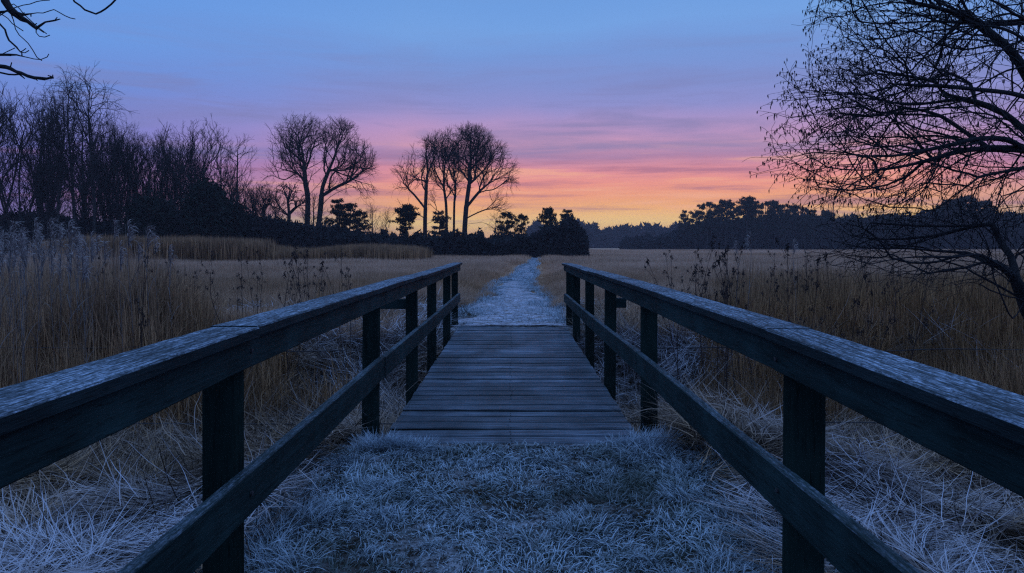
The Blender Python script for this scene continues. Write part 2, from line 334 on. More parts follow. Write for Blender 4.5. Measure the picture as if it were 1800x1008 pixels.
for sd in (-1, 1):
    # (height of the cap's upper face along the bridge; slightly uneven like the real rail)
    capz = {-1: [(-.6, 1.15), (1.3, 1.147), (2.62, 1.157), (5.4, 1.152), (7.6, 1.146), (9.6, 1.140), (11.7, 1.142), (13.55, 1.140)],
             1: [(-.6, 1.12), (1.3, 1.128), (2.62, 1.150), (5.4, 1.150), (7.7, 1.150), (9.8, 1.142), (11.9, 1.140), (13.5, 1.138)]}[sd]
    yy = [q[0] for q in capz]; zz = [q[1] for q in capz]; cz = lambda q: float(np.interp(q, yy, zz))
    joints = {-1: [-.6, 2.66, 7.55, 13.58], 1: [-.6, 2.66, 8.9, 13.53]}[sd]
    for i in range(len(joints)-1):
        y0, y1 = joints[i]+.002, joints[i+1]-.002; n = 8; q = np.linspace(y0, y1, n); dz = (0, .004, -.002)[i]
        beam('cap_board', [(sd*(.995+(.004 if i == 1 else 0)), t, cz(t)-.020+dz) for t in q], .172, .040, M['rail_cap'], br, .005, nseg=26, wob=.004, seed=i*3+sd+5)
    joints = {-1: [-.6, 2.66, 5.5, 9.6, 13.52], 1: [-.6, 2.66, 5.62, 9.9, 13.47]}[sd]
    for i in range(len(joints)-1):
        y0, y1 = joints[i]+.002, joints[i+1]-.002; q = np.linspace(y0, y1, 6)
        beam('side_board', [(sd*(.962+(.002 if i % 2 else 0)), t, cz(t)-.0425-.052) for t in q], .042, .104, M['rail_side'], br, .004, nseg=18, wob=.003, seed=i+sd+20)
    lz = {-1: [(-.6, .555), (2.6, .555), (5.4, .545), (7.6, .53), (9.6, .515), (13.5, .505)], 1: [(-.6, .60), (2.6, .585), (5.6, .565), (7.7, .535), (9.9, .52), (13.5, .50)]}[sd]
    ly = [q[0] for q in lz]; lzz = [q[1] for q in lz]
    for i in range(len(joints)-1):
        if i == 0: continue
        y0, y1 = joints[i]+.002, joints[i+1]-.002
        if i == 1: y0 = -.6
        q = np.linspace(y0, y1, 6)
        beam('lower_rail', [(sd*(.964+(.003 if i % 2 else 0)), t, float(np.interp(t, ly, lzz))) for t in q], .046, .155, M['rail_side'], br, .004, nseg=22, wob=.004, seed=i+sd+40)
    posts = {-1: [-.3, 2.665, 5.48, 7.66, 9.58, 11.8, 13.42], 1: [-.3, 2.63, 5.62, 7.80, 9.9, 11.95, 13.40]}[sd]
    for i, py in enumerate(posts):
        zt = cz(py)-.044; zb = -.55 if i < 3 else -1.15
        lean = rs.randn()*.006
        if i > 0:
            for bz, by in ((cz(py)-.095, 0), (float(np.interp(py, ly, lzz)), 0)):
                bo = obj('bolt', bolt_me, M['dark_metal'], br); bo.location = (sd*.938, py+rs.randn()*.01, bz+rs.randn()*.008); bo.rotation_euler = (0, -sd*R_(90), 0)
        beam('post', [(sd*1.040+lean, py, zb), (sd*1.040, py, zt)], .112, .108, M['post'], br, .005, nseg=4)
    # short outrigger board fixed across the fourth post
    beam('outrigger_board', [(sd*(.99), posts[3]+.077, .84), (sd*(1.40 if sd < 0 else 1.215), posts[3]+.077, .84)], .042, .105, M['rail_side'], br, .004, nseg=3)

def graph_mesh(name, P, par, Rr, mask=None, sides=None):
    """tubes for a branching skeleton; returns a quad mesh"""
    P = np.asarray(P, float); par = np.asarray(par, int); Rr = np.asarray(Rr, float); N = len(P)
    d = np.zeros((N, 3)); ok = par >= 0; d[ok] = norm(P[ok]-P[par[ok]])
    mainc = np.full(N, -1); order = np.argsort(Rr[ok]); idx = np.where(ok)[0][order]; mainc[par[idx]] = idx
    rd = d.copy(); has = mainc >= 0; rd[has] = norm(d[has]+d[mainc[has]]+1e-9)
    seg = np.where(ok)[0]
    if mask is not None: seg = seg[mask[seg]]
    Vs, Qs, off = [], [], 0
    if sides is None: sides = ((.05, 9), (.018, 5), (0, 3))
    pr = np.inf
    for lo, k in sides:
        s = seg[(Rr[seg] >= lo) & (Rr[seg] < pr)]; pr = lo
        if not len(s): continue
        a = par[s]; main = mainc[a] == s
        da = np.where(main[:, None], rd[a], d[s]); db = rd[s]; ra = np.where(main, Rr[a], np.minimum(Rr[a], Rr[s]*1.25)); rb = Rr[s]
        ref = np.array([.21, .93, .31]); an = np.arange(k)*2*np.pi/k; ca, sa = np.cos(an), np.sin(an)
        def ring(c, t, r):
            u = norm(np.cross(t, ref)); v_ = np.cross(t, u)
            return c[:, None]+r[:, None, None]*(u[:, None]*ca[None, :, None]+v_[:, None]*sa[None, :, None])
        V = np.concatenate([ring(P[a], da, ra), ring(P[s], db, rb)], 1).reshape(-1, 3)
        b = np.arange(len(s))[:, None]*2*k+off; j = np.arange(k); j2 = (j+1) % k
        Qs.append(np.stack([b+j, b+j2, b+k+j2, b+k+j], -1).reshape(-1, 4)); Vs.append(V); off += len(V)
    if not Vs: Vs = [np.zeros((4, 3))]; Qs = [np.array([[0, 1, 2, 3]])]
    return mesh_np(name, np.concatenate(Vs), np.concatenate(Qs), smooth=True)

def wire(name, pts, r, mat, label, cat):
    P = np.array(pts, float); par = np.arange(len(P))-1
    return tag(obj(name, graph_mesh(name, P, par, np.full(len(P), r), sides=((0, 6),)), mat), label, cat)
xs = np.linspace(-9, 9, 60)
wire('wire', [(q, 6.27+.05*math.sin(q), -.055-.004*math.sin(q*1.3)) for q in xs], .0055, M['dark_metal'], 'taut dark wire stretched across just below the near end of the bridge deck', 'wire')
wire('wire', [(q, 10.8+.1*math.sin(q*.8), -.060+.02*math.sin(q*.9+.3)*min(1, max(0, abs(q)-1))+.02*math.sin(q*2.3)*min(1, max(0, abs(q)-1.2))) for q in xs], .008, M['dark_metal'], 'slack dark wire sagging over the far bank of the ditch', 'wire')

# ------------------------------------------------------------------ grass
def ribbons(base, az, L, lean, bend, W, nseg, rs, rnd=None, frost=None, twist=.5):
    N = len(base); n = 2*nseg+1; V = np.zeros((N, n, 3)); t = np.zeros((N, n))
    p = np.array(base, float).copy(); dirx = np.stack([np.cos(az), np.sin(az)], -1)
    sa = az+np.pi/2+rs.randn(N)*twist; side = np.stack([np.cos(sa), np.sin(sa), rs.randn(N)*.25], -1)
    for s in range(nseg):
        u = s/nseg; wd = (W*(1-u)**.6/2)[:, None]
        V[:, 2*s] = p-side*wd; V[:, 2*s+1] = p+side*wd; t[:, 2*s:2*s+2] = u
        th = lean+bend*(u+.5/nseg)
        p[:, :2] += dirx*(np.sin(th)*L/nseg)[:, None]; p[:, 2] += np.cos(th)*L/nseg
        az2 = rs.randn(N)*.12; dirx = np.stack([dirx[:, 0]*np.cos(az2)-dirx[:, 1]*np.sin(az2), dirx[:, 0]*np.sin(az2)+dirx[:, 1]*np.cos(az2)], -1)
    V[:, -1] = p; t[:, -1] = 1
    tri = []
    for s in range(nseg-1): a = 2*s; tri += [(a, a+1, a+3), (a, a+3, a+2)]
    a = 2*(nseg-1); tri.append((a, a+1, a+2)); tri = np.array(tri)
    T = (np.arange(N)[:, None, None]*n+tri[None]).reshape(-1, 3)
    rnd = rs.rand(N) if rnd is None else rnd; frost = np.ones(N) if frost is None else frost
    return V.reshape(-1, 3), T, {'t': t.ravel(), 'rnd': np.repeat(rnd, n), 'frost': np.repeat(frost, n)}
def join_r(parts):
    V, T, A, off = [], [], {}, 0
    for v_, t_, a_ in parts:
        V.append(v_); T.append(t_+off); off += len(v_)
        for k in a_: A.setdefault(k, []).append(a_[k])
    return np.concatenate(V), np.concatenate(T), {k: np.concatenate(q) for k, q in A.items()}

# frosted turf in front of the bridge and along the near path
rs = np.random.RandomState(11)
def turf(N, x0, x1, y0, y1, Lr, W, leanr, bendr, keep=None, seed=0):
    x = rs.uniform(x0, x1, N); y = rs.uniform(y0, y1, N)
    if keep is not None: k = keep(x, y); x, y = x[k], y[k]
    N = len(x); cl = fbm(x, y, .22, 21+seed); cl2 = fbm(x, y, .9, 23+seed); L = rs.uniform(*Lr, N)*(.25+1.7*cl)*(.55+.9*cl2)
    az = rs.uniform(0, 2*np.pi, N)*.55 + vnoise(x, y, .3, 30+seed)*9
    fr = np.clip(.25+1.5*(fbm(x, y, .5, 25)-.18), .1, 1); u = rs.rand(N); L = L*(.55+.7*u); fr = fr*np.clip(1.35*u**1.1, 0, 1)
    return ribbons(np.stack([x, y, gz(x, y)-.004+.05*np.clip(cl-.35, 0, 1)*rs.rand(N)], -1), az, L, rs.uniform(*leanr, N), rs.uniform(*bendr, N), W*rs.uniform(.7, 1.3, N), 4, rs, rnd=u, frost=fr)
vis = lambda x, y: np.abs(x) < .72*y+.5
front = turf(120000, -2.1, 2.1, 2.7, 5.34, (.022, .075), .0058, (.4, 1.6), (.2, 2.4), lambda x, y: vis(x, y) & (rs.rand(len(x)) < np.where(np.abs(x) < 1.5, 1, .6)))
# larger tussocks
tp = []
def tuft(cx, cy, n, rad, L, W=.0045, lean=.35, bend=1.1, fr=.95):
    a = rs.uniform(0, 2*np.pi, n); r = rad*np.sqrt(rs.rand(n)); x = cx+r*np.cos(a); y = cy+r*np.sin(a); y = np.minimum(y, 5.33+.0*y); a0 = rs.uniform(0, 6.28); a = np.where(rs.rand(n) < .6, a0+rs.randn(n)*.6, a)
    return ribbons(np.stack([x, y, gz(x, y)-.004], -1), a+rs.randn(n)*.5, L*rs.uniform(.55, 1.15, n), np.abs(rs.randn(n))*lean+r/rad*.4, rs.uniform(.4, 1, n)*bend, W*rs.uniform(.7, 1.3, n), 5, rs, frost=np.clip(fr*rs.uniform(.6, 1.2, n), 0, 1))
tl_ = [(-.78, 5.20, .13), (-.55, 5.22, .08), (.80, 5.18, .16), (.95, 5.0, .18), (1.12, 4.7, .15), (.62, 5.24, .07), (-1.05, 4.9, .12), (-1.1, 3.9, .2), (-1.25, 3.5, .22),
       (-.85, 4.4, .12), (-.7, 3.9, .11), (1.2, 3.9, .16), (1.3, 3.5, .2), (.95, 3.3, .14), (-1.0, 3.3, .18), (1.55, 4.3, .2), (-1.55, 4.6, .2), (1.0, 4.25, .12), (-.35, 4.9, .07), (.3, 5.0, .06)]
for cx, cy, L in tl_: tp.append(tuft(cx+rs.randn()*.04, cy, int(220+700*L), .06+L*.6, L*.85, bend=1.5))
for cx, cy, L in [(-.93, 5.26, .17), (-.80, 5.29, .13), (-.66, 5.30, .10), (.78, 5.30, .12), (.90, 5.27, .18), (1.02, 5.22, .20), (-1.0, 5.2, .15)]: tp.append(tuft(cx, cy, 300, .09, L, bend=.9, lean=.25))
for _ in range(26):
    cx = rs.uniform(-1.4, 1.4); cy = rs.uniform(3.0, 5.1); L = rs.uniform(.04, .075)*(1+.7*abs(cx)); tp.append(tuft(cx, cy, 110, .07, L, bend=2.0))
V, T, A = join_r([front]+tp)
tag(obj('frosted_grass', mesh_np('frosted_grass', V, T, A), M['turf']), 'short white frosted grass on the path before the bridge', 'grass', kind='stuff')
# frosty grass along the trodden path beyond the bridge
parts = []
def strip(N, y0, y1, wmul, Lr, W):
    y = y0+(y1-y0)*rs.rand(N)**1.5; u = rs.uniform(-1, 1, N)*wmul; x = path_c(y)+u*path_w(y)
    cl = fbm(x, y, .5, 40); k = (cl > .45) | (np.abs(u) > .95); x, y, cl, u = x[k], y[k], cl[k], u[k]; n = len(x)
    L = rs.uniform(*Lr, n)*(.4+cl)*(.6+.8*np.clip(np.abs(u), 0, 1.5))
    return ribbons(np.stack([x, y, gz(x, y)+.004], -1), rs.uniform(0, 6.28, n), L, rs.uniform(.2, 1.3, n), rs.uniform(.1, 1.2, n), W*(1+y/40), 3, rs, frost=np.clip(rs.uniform(.6, 1.1, n), 0, 1))
parts = [strip(40000, 13.5, 30, 1.5, (.04, .12), .006), strip(25000, 30, 110, 1.25, (.06, .16), .014)]
V, T, A = join_r(parts)
tag(obj('path_grass', mesh_np('path_grass', V, T, A), M['turf']), 'trampled frosty grass edging the path beyond the bridge', 'grass', kind='stuff')

# matted, wind-laid straw on the banks beside the bridge
rs = np.random.RandomState(12)
def mats(N, x0, x1, y0, y1, Lr, W, fr0, seed, lift=.0, up=0.0):
    x = rs.uniform(x0, x1, N); y = y0+(y1-y0)*rs.rand(N)
    k = (np.abs(x) < .72*y+.8) & (np.abs(x) > np.where(y < 5.6, 1.15, np.where(y < 13.6, 1.06, 1.3)))
    k &= ~((np.abs(x) < 1.7) & (y < 5.4) & (rs.rand(N) < .5)); x, y = x[k], y[k]; n = len(x)
    flow = vnoise(x, y, 1.1, 50+seed)*12 + vnoise(x, y, .35, 52+seed)*3
    hump = np.clip(fbm(x, y, .8, 54+seed)-.35, 0, 1)
    L = rs.uniform(*Lr, n); u = rs.rand(n); z = gz(x, y)+(.10+hump*.55)*u+lift
    fr = np.clip(fr0(x, y)*(u*1.3)**2.6+rs.randn(n)*.05, 0, 1)
    return ribbons(np.stack([x, y, z], -1), flow+rs.randn(n)*.55, L, rs.uniform(1.15, 1.7, n)-up, rs.uniform(-.5, .5, n), W*rs.uniform(.6, 1.35, n)*(1+y/25), 6, rs, rnd=np.clip(u**2.6+rs.randn(n)*.05, 0, 1), frost=fr)  # buried blades darker: damp litter, plus depth shade put into the blade colour
f_near = lambda x, y: np.clip(1.1-.38*(y-3.2)-.05*(np.abs(x)-1.2), .06, 1)*np.clip(.1+2.4*(fbm(x, y, .8, 60)-.3), .05, 1)
f_far = lambda x, y: .12+.95*np.clip(fbm(x, y, 1.6, 61)-.42, 0, 1)*4*sstep(9, 12, y)
parts = [mats(42000, -5.2, -1.1, 2.7, 5.8, (.14, .42), .0048, f_near, 0), mats(40000, 1.1, 5.2, 2.7, 5.8, (.14, .40), .0048, f_near, 3),
         mats(3500, -5.2, 5.2, 3.2, 6.5, (.3, .6), .005, f_near, 9, .03, .4),
         mats(60000, -9.5, -1.0, 5.6, 12.5, (.3, .75), .005, f_far, 5, .0, .1), mats(60000, 1.0, 9.5, 5.6, 12.5, (.3, .75), .005, f_far, 6, .0, .1),
         mats(9000, -9.5, 9.5, 6, 12.5, (.5, 1.0), .005, f_far, 7, .02, .6),
         mats(50000, -14, 14, 11.5, 17.5, (.2, .5), .006, f_far, 8)]
V, T, A = join_r(parts)
tag(obj('matted_straw', mesh_np('matted_straw', V, T, A), M['straw']), 'tangled frosted straw lying over the ditch banks', 'grass', kind='stuff')

# standing meadow grass and reeds: clump meshes scattered by geometry nodes
def proto(name, rs, n, rad, Lr, W, lean, bend, nseg, mat):
    a = rs.uniform(0, 2*np.pi, n); r = rad*np.sqrt(rs.rand(n)); b = np.stack([r*np.cos(a), r*np.sin(a), np.zeros(n)-.05], -1)
    V, T, A = ribbons(b, rs.uniform(0, 2*np.pi, n), rs.uniform(*Lr, n), np.abs(rs.randn(n))*lean, rs.uniform(.05, 1, n)**2*bend, W*rs.uniform(.6, 1.3, n), nseg, rs)
    A.pop('frost'); o = bpy.data.objects.new(name, mesh_np(name, V, T, A)); o.data.materials.append(mat); return o
def scatter(name, protos, P, scl, frost, label, mat, rs):
    n = len(P); me = bpy.data.meshes.new(name); me.vertices.add(n); me.vertices.foreach_set('co', np.asarray(P, np.float32).ravel())
    for an, av, ty in (('rz', rs.uniform(0, 6.283, n), 'FLOAT'), ('sc', scl, 'FLOAT'), ('frost', frost, 'FLOAT')):
        a = me.attributes.new(an, ty, 'POINT'); a.data.foreach_set('value', np.asarray(av, np.float32))
    a = me.attributes.new('pick', 'INT', 'POINT'); a.data.foreach_set('value', rs.randint(0, len(protos), n).astype(np.int32))
    o = link(bpy.data.objects.new(name, me)); me.materials.append(mat)
    ng = bpy.data.node_groups.new(name+'_nodes', 'GeometryNodeTree'); ng.is_modifier = True
    ng.interface.new_socket('Geometry', in_out='INPUT', socket_type='NodeSocketGeometry'); ng.interface.new_socket('Geometry', in_out='OUTPUT', socket_type='NodeSocketGeometry')
    N_ = ng.nodes; L_ = ng.links; gi = N_.new('NodeGroupInput'); go = N_.new('NodeGroupOutput'); iop = N_.new('GeometryNodeInstanceOnPoints'); jn = N_.new('GeometryNodeJoinGeometry')
    for q in protos:
        oi = N_.new('GeometryNodeObjectInfo'); oi.inputs['Object'].default_value = q; oi.inputs['As Instance'].default_value = True; L_.new(oi.outputs['Geometry'], jn.inputs[0])
    def at(nm, ty='FLOAT'):
        q = N_.new('GeometryNodeInputNamedAttribute'); q.data_type = ty; q.inputs['Name'].default_value = nm; return q.outputs['Attribute']
    iop.inputs['Pick Instance'].default_value = True; L_.new(gi.outputs[0], iop.inputs['Points']); L_.new(jn.outputs[0], iop.inputs['Instance']); L_.new(at('pick', 'INT'), iop.inputs['Instance Index'])
    cx = N_.new('ShaderNodeCombineXYZ'); L_.new(at('rz'), cx.inputs[2]); e2 = N_.new('FunctionNodeEulerToRotation'); L_.new(cx.outputs[0], e2.inputs[0]); L_.new(e2.outputs[0], iop.inputs['Rotation'])
    L_.new(at('sc'), iop.inputs['Scale']); L_.new(iop.outputs[0], go.inputs[0])
    md = o.modifiers.new('scatter', 'NODES'); md.node_group = ng
    return tag(o, label, 'grass', kind='stuff')
rs = np.random.RandomState(13)
reed_p = [proto('reed_clump', rs, 13, .26, (.75, 1.35), .013, .10, .6, 5, M['reed']) for _ in range(4)] + [proto('reed_clump', rs, 14, .30, (.5, 1.25), .013, .42, 1.7, 5, M['reed']) for _ in range(4)]
gr_p = [proto('grass_clump', rs, 60, .35, (.35, .75), .010, .35, 1.3, 4, M['meadow']) for _ in range(5)]
gf_p = [proto('far_clump', rs, 70, 1.1, (.4, .8), .03, .35, 1.0, 3, M['meadow']) for _ in range(4)]
def bed(x, y):
    """how tall the standing reed stands at a place (0 = none, only meadow)"""
    r = x/np.maximum(y, 1)
    left = sstep(-.34, -.50, r)*(1-sstep(26, 36, y)); left = np.maximum(left, .75*sstep(-.02, -.25, r)*sstep(.48, .6, fbm(x, y, 3, 70))*(y < 22))
    right = sstep(.17, .34, r)*(1-sstep(20, 30, y))
    return np.clip(np.maximum(left*.98, right*.80)*(.45+1.05*fbm(x, y, 1.8, 71)), 0, 1.25)
N = 60000; y = 9.4+(38-9.4)*rs.rand(N)**1.2; x = rs.uniform(-1, 1, N)*(.74*y+2)
b = bed(x, y); k = (b > .35) & (np.abs(x-path_c(y)) > 2.2) & (rs.rand(N) < np.where(y < 11, .55, 1)); x, y, b = x[k], y[k], b[k]
scatter('standing_reeds', reed_p, np.stack([x, y, gz(x, y)], -1), b*rs.uniform(.55, 1.2, len(x))*1.12, np.clip(.05+.35*sstep(-2, -16, x)*.8+.3*(fbm(x, y, 3, 73)-.5)+sstep(14, 30, y)*.35, 0, 1), 'tall dry standing reeds on both sides of the bridge', M['reed'], rs)
N = 42000; y = 12.5+(60-12.5)*rs.rand(N)**1.25; x = rs.uniform(-1, 1, N)*(.74*y+3)
pc = np.abs(x-path_c(y)); k = (pc > path_w(y)*(.75+.5*vnoise(x, y, 1.3, 91))) & ~((pc < 3.2) & (y < 17) & (rs.rand(N) < .75)); x, y, pc = x[k], y[k], pc[k]
hh = (.55+.75*fbm(x, y, 4, 74))*np.where(y < 17, .75, 1)*(.22+.78*sstep(.5, 2.6, pc))
scatter('meadow_grass', gr_p, np.stack([x, y, gz(x, y)], -1), hh, np.clip(.25+.9*(fbm(x, y, 5, 75)-.4)+sstep(15, 45, y)*.2, 0, 1), 'dry brown meadow grass dusted with frost', M['meadow'], rs)
N = 30000; y = 55+(240-55)*rs.rand(N)**1.3; x = rs.uniform(-1, 1, N)*(.76*y+4)
k = (np.abs(x-path_c(y)) > 1.25); x, y = x[k], y[k]
scatter('distant_grass', gf_p, np.stack([x, y, gz(x, y)], -1), .7+.5*fbm(x, y, 14, 76), np.clip(.45+1.2*(fbm(x, y, 16, 77)-.5), 0, 1), 'pale distant meadow grass reaching to the wood', M['meadow'], rs)
# belt of taller pale reeds in front of the left wood
N = 3600; x = rs.uniform(-48, -8, N); y = 56+rs.rand(N)*7+.12*(x+40)
hb = np.where(x/y < -.35, 1.9, 1.35)*sstep(-46, -40, x/y*100/1.35-6)
hb = np.where((x/y > -.345) & (x/y < -.325), .4, np.where(x/y < -.335, 1.75, 1.25))*(.55+.7*fbm(x, y, 3.5, 79)+.25*rs.rand(N)); k = (x/y > -.62)
scatter('reed_belt', [proto('belt_clump', rs, 60, .8, (.9, 1.15), .035, .06, .25, 3, M['reed']) for _ in range(3)], np.stack([x, y, gz(x, y)], -1)[k], hb[k]*1.05, np.full(k.sum(), .1), 'belt of tall tan reeds in front of the dark left wood', M['reed'], rs)

# ------------------------------------------------------------------ trees
def colonize(P0, par0, A, D, di, dk, bias, rs, maxit=220, jit=.12, maxch=3, ctr=None, out=.4):
    cap = len(P0)+60000; P = np.zeros((cap, 3)); par = np.full(cap, -1); P[:len(P0)] = P0; par[:len(P0)] = par0; n = len(P0); ch = np.zeros(cap, int)
    nd = np.full(len(A), 1e9); nn = np.zeros(len(A), int); alive = np.ones(len(A), bool)
    def upd(lo, hi):
        nonlocal alive
        ai = np.where(alive)[0]
        if not len(ai): return
        for s in range(lo, hi, 400):
            e = min(hi, s+400); dd = ((A[ai, None]-P[None, s:e])**2).sum(-1); j = dd.argmin(1); dm = np.sqrt(dd[np.arange(len(ai)), j]); b = dm < nd[ai]
            nd[ai[b]] = dm[b]; nn[ai[b]] = s+j[b]
        alive &= nd > dk
    upd(0, n)
    for it in range(maxit):
        ai = np.where(alive & (nd < di))[0]
        if not len(ai): break
        nodes, inv = np.unique(nn[ai], return_inverse=True); dr = np.zeros((len(nodes), 3)); np.add.at(dr, inv, norm(A[ai]-P[nn[ai]]))
        dr = norm(norm(dr)+bias+(0 if ctr is None else norm(P[nodes]-ctr)*out)+rs.randn(len(nodes), 3)*jit); ok = ch[nodes] < maxch
        bad = set(nodes[~ok].tolist())
        if bad: alive[ai[np.isin(nn[ai], list(bad))]] = False
        nodes, dr = nodes[ok], dr[ok]
        if not len(nodes) or n+len(nodes) > cap: break
        P[n:n+len(nodes)] = P[nodes]+dr*D; par[n:n+len(nodes)] = nodes; ch[nodes] += 1; upd(n, n+len(nodes)); n += len(nodes)
    return P[:n], par[:n]
def add_twigs(P, par, rs, Lt, prob=.35, nt=2, seg=2, droop=0.0, spread=.8):
    n = len(P); ch = np.bincount(par[par >= 0], minlength=n); d = np.zeros((n, 3)); ok = par >= 0; d[ok] = norm(P[ok]-P[par[ok]])
    Ps, pars = [P], [par]; off = n
    for r in range(nt):
        sel = np.where(ok & ((ch == 0) | ((ch == 1) & (rs.rand(n) < prob))))[0]; cur = sel; dd = norm(d[sel]+rs.randn(len(sel), 3)*spread); p = P[sel]
        for s in range(seg):
            p = p+dd*(Lt/seg*rs.uniform(.6, 1.3, len(sel)))[:, None]; Ps.append(p); pars.append(cur); cur = np.arange(off, off+len(sel)); off += len(sel)
            dd = norm(dd+rs.randn(len(sel), 3)*.25+np.array([0, 0, -droop]))
    return np.concatenate(Ps), np.concatenate(pars)
def radii(P, par, r_tip, r_base):
    n = len(P); cnt = np.zeros(n); has = np.zeros(n, bool); has[par[par >= 0]] = True; cnt[~has] = 1
    for i in range(n-1, -1, -1):
        if par[i] >= 0 and par[i] < i: cnt[par[i]] += cnt[i]
    ex = math.log(r_base/r_tip)/math.log(max(cnt.max(), 2)); return r_tip*np.maximum(cnt, 1)**ex
def densify(pts, step):
    out = [np.array(pts[0], float)]
    P = np.array(pts, float); n = len(P)
    for i in range(n-1):
        p0 = P[max(i-1, 0)]; p1 = P[i]; p2 = P[i+1]; p3 = P[min(i+2, n-1)]; m = max(1, int(round(np.linalg.norm(p2-p1)/step)))
        for k in range(1, m+1):
            t = k/m; out.append(.5*((2*p1)+(-p0+p2)*t+(2*p0-5*p1+4*p2-p3)*t*t+(-p0+3*p1-3*p2+p3)*t**3))
    return np.array(out)
class Skel:
    def __init__(s): s.P = []; s.par = []
    def limb(s, pts, step, attach=None):
        """add a limb; attach = index it grows from (or nearest node when 'near')"""
        q = densify(pts, step)
        if attach == 'near' and s.P:
            dd = np.linalg.norm(np.array(s.P)-q[0], axis=1); a = int(dd.argmin()); q = q if dd[a] > step*.6 else q[1:]
            if dd[a] > step*1.5: q = np.concatenate([densify([s.P[a], q[0]], step)[1:-1], q])
        else: a = -1 if attach is None else attach
        for c in q: s.P.append(tuple(c)); s.par.append(a); a = len(s.P)-1
        return a
class Grow:
    """side shoots, level by level, from a skeleton of limbs"""
    def __init__(s, sk, rs):
        s.P = np.array(sk.P, float); s.par = np.array(sk.par, int); s.rs = rs; s.d = np.zeros_like(s.P); ok = s.par >= 0; s.d[ok] = norm(s.P[ok]-s.P[s.par[ok]])
    def shoot(s, src, ang, L, step, wander, trop=(0, 0, 0), inside=None, flat=1.0, up=0.0):
        rs = s.rs; m = len(src); d = s.d[src]; q = rs.randn(m, 3)*np.array([1, 1, flat])+np.array([0, 0, up]); q = norm(q-d*(q*d).sum(-1, keepdims=True))
        a = ang*rs.uniform(.7, 1.3, m)[:, None]; d = norm(d*np.cos(a)+q*np.sin(a)); L = L*rs.uniform(.45, 1.25, m); cur = np.array(src); p = s.P[src].copy(); alive = np.ones(m, bool); out = []; k = 0; trop = np.array(trop)
        while True:
            alive &= (k*step < L); i = np.where(alive)[0]
            if not len(i): break
            d[i] = norm(d[i]+rs.randn(len(i), 3)*wander+trop); q = p[i]+d[i]*step*rs.uniform(.8, 1.15, len(i))[:, None]
            if inside is not None:
                ok = inside(q); alive[i[~ok]] = False; i, q = i[ok], q[ok]
                if not len(i): break
            n0 = len(s.P); s.P = np.concatenate([s.P, q]); s.par = np.concatenate([s.par, cur[i]]); s.d = np.concatenate([s.d, d[i]]); p[i] = q; cur[i] = np.arange(n0, n0+len(i)); out.append(cur[i].copy()); k += 1
        return np.concatenate(out) if out else np.array([], int)
    def pick(s, idx, prob): return idx[s.rs.rand(len(idx)) < prob]
    def tips(s, idx):
        has = np.zeros(len(s.P), bool); has[s.par[s.par >= 0]] = True; return idx[~has[idx]]
def in_ell(cs, rs, soft=.10):
    cs = [np.array(c) for c in cs]
    def f(p):
        m = np.full(len(p), 9.0)
        for c in cs: m = np.minimum(m, np.sqrt((((p-c[:3])/c[3:])**2).sum(-1)))
        return m < 1+rs.randn(len(p))*soft
    return f
def ell_points(rs, n, cs, shell=.0):
    """points spread through a union of ellipsoids (cx,cy,cz,rx,ry,rz)"""
    w_ = np.array([c[3]*c[4]*c[5] for c in cs]); w_ = w_/w_.sum(); out = []
    for c, q in zip(cs, w_):
        m = max(3, int(n*q)); u = norm(rs.randn(m, 3)); r = rs.rand(m)**(1/3*(1-shell)); out.append(np.array(c[:3])+u*r[:, None]*np.array(c[3:]))
    return np.concatenate(out)
def tree_meshes(name, P, par, r_tip, r_base, thr, flare=1.15):
    Rr = radii(P, par, r_tip, r_base); Rr = Rr*(1+(flare-1)*np.exp(-np.maximum(P[:, 2], 0)/1.2)); return graph_mesh('trunk', P, par, Rr, Rr >= thr), graph_mesh('crown', P, par, Rr, Rr < thr)
def make_tree(name, label, loc, meshes, group=None, rotz=0, scale=1.0, cat='tree', mats=('bark', 'twig')):
    t = thing(name, label, cat, loc, rotz, group, scale); ch = [obj('trunk', meshes[0], M[mats[0]], t), obj('crown', meshes[1], M[mats[1]], t)]
    return t, ch
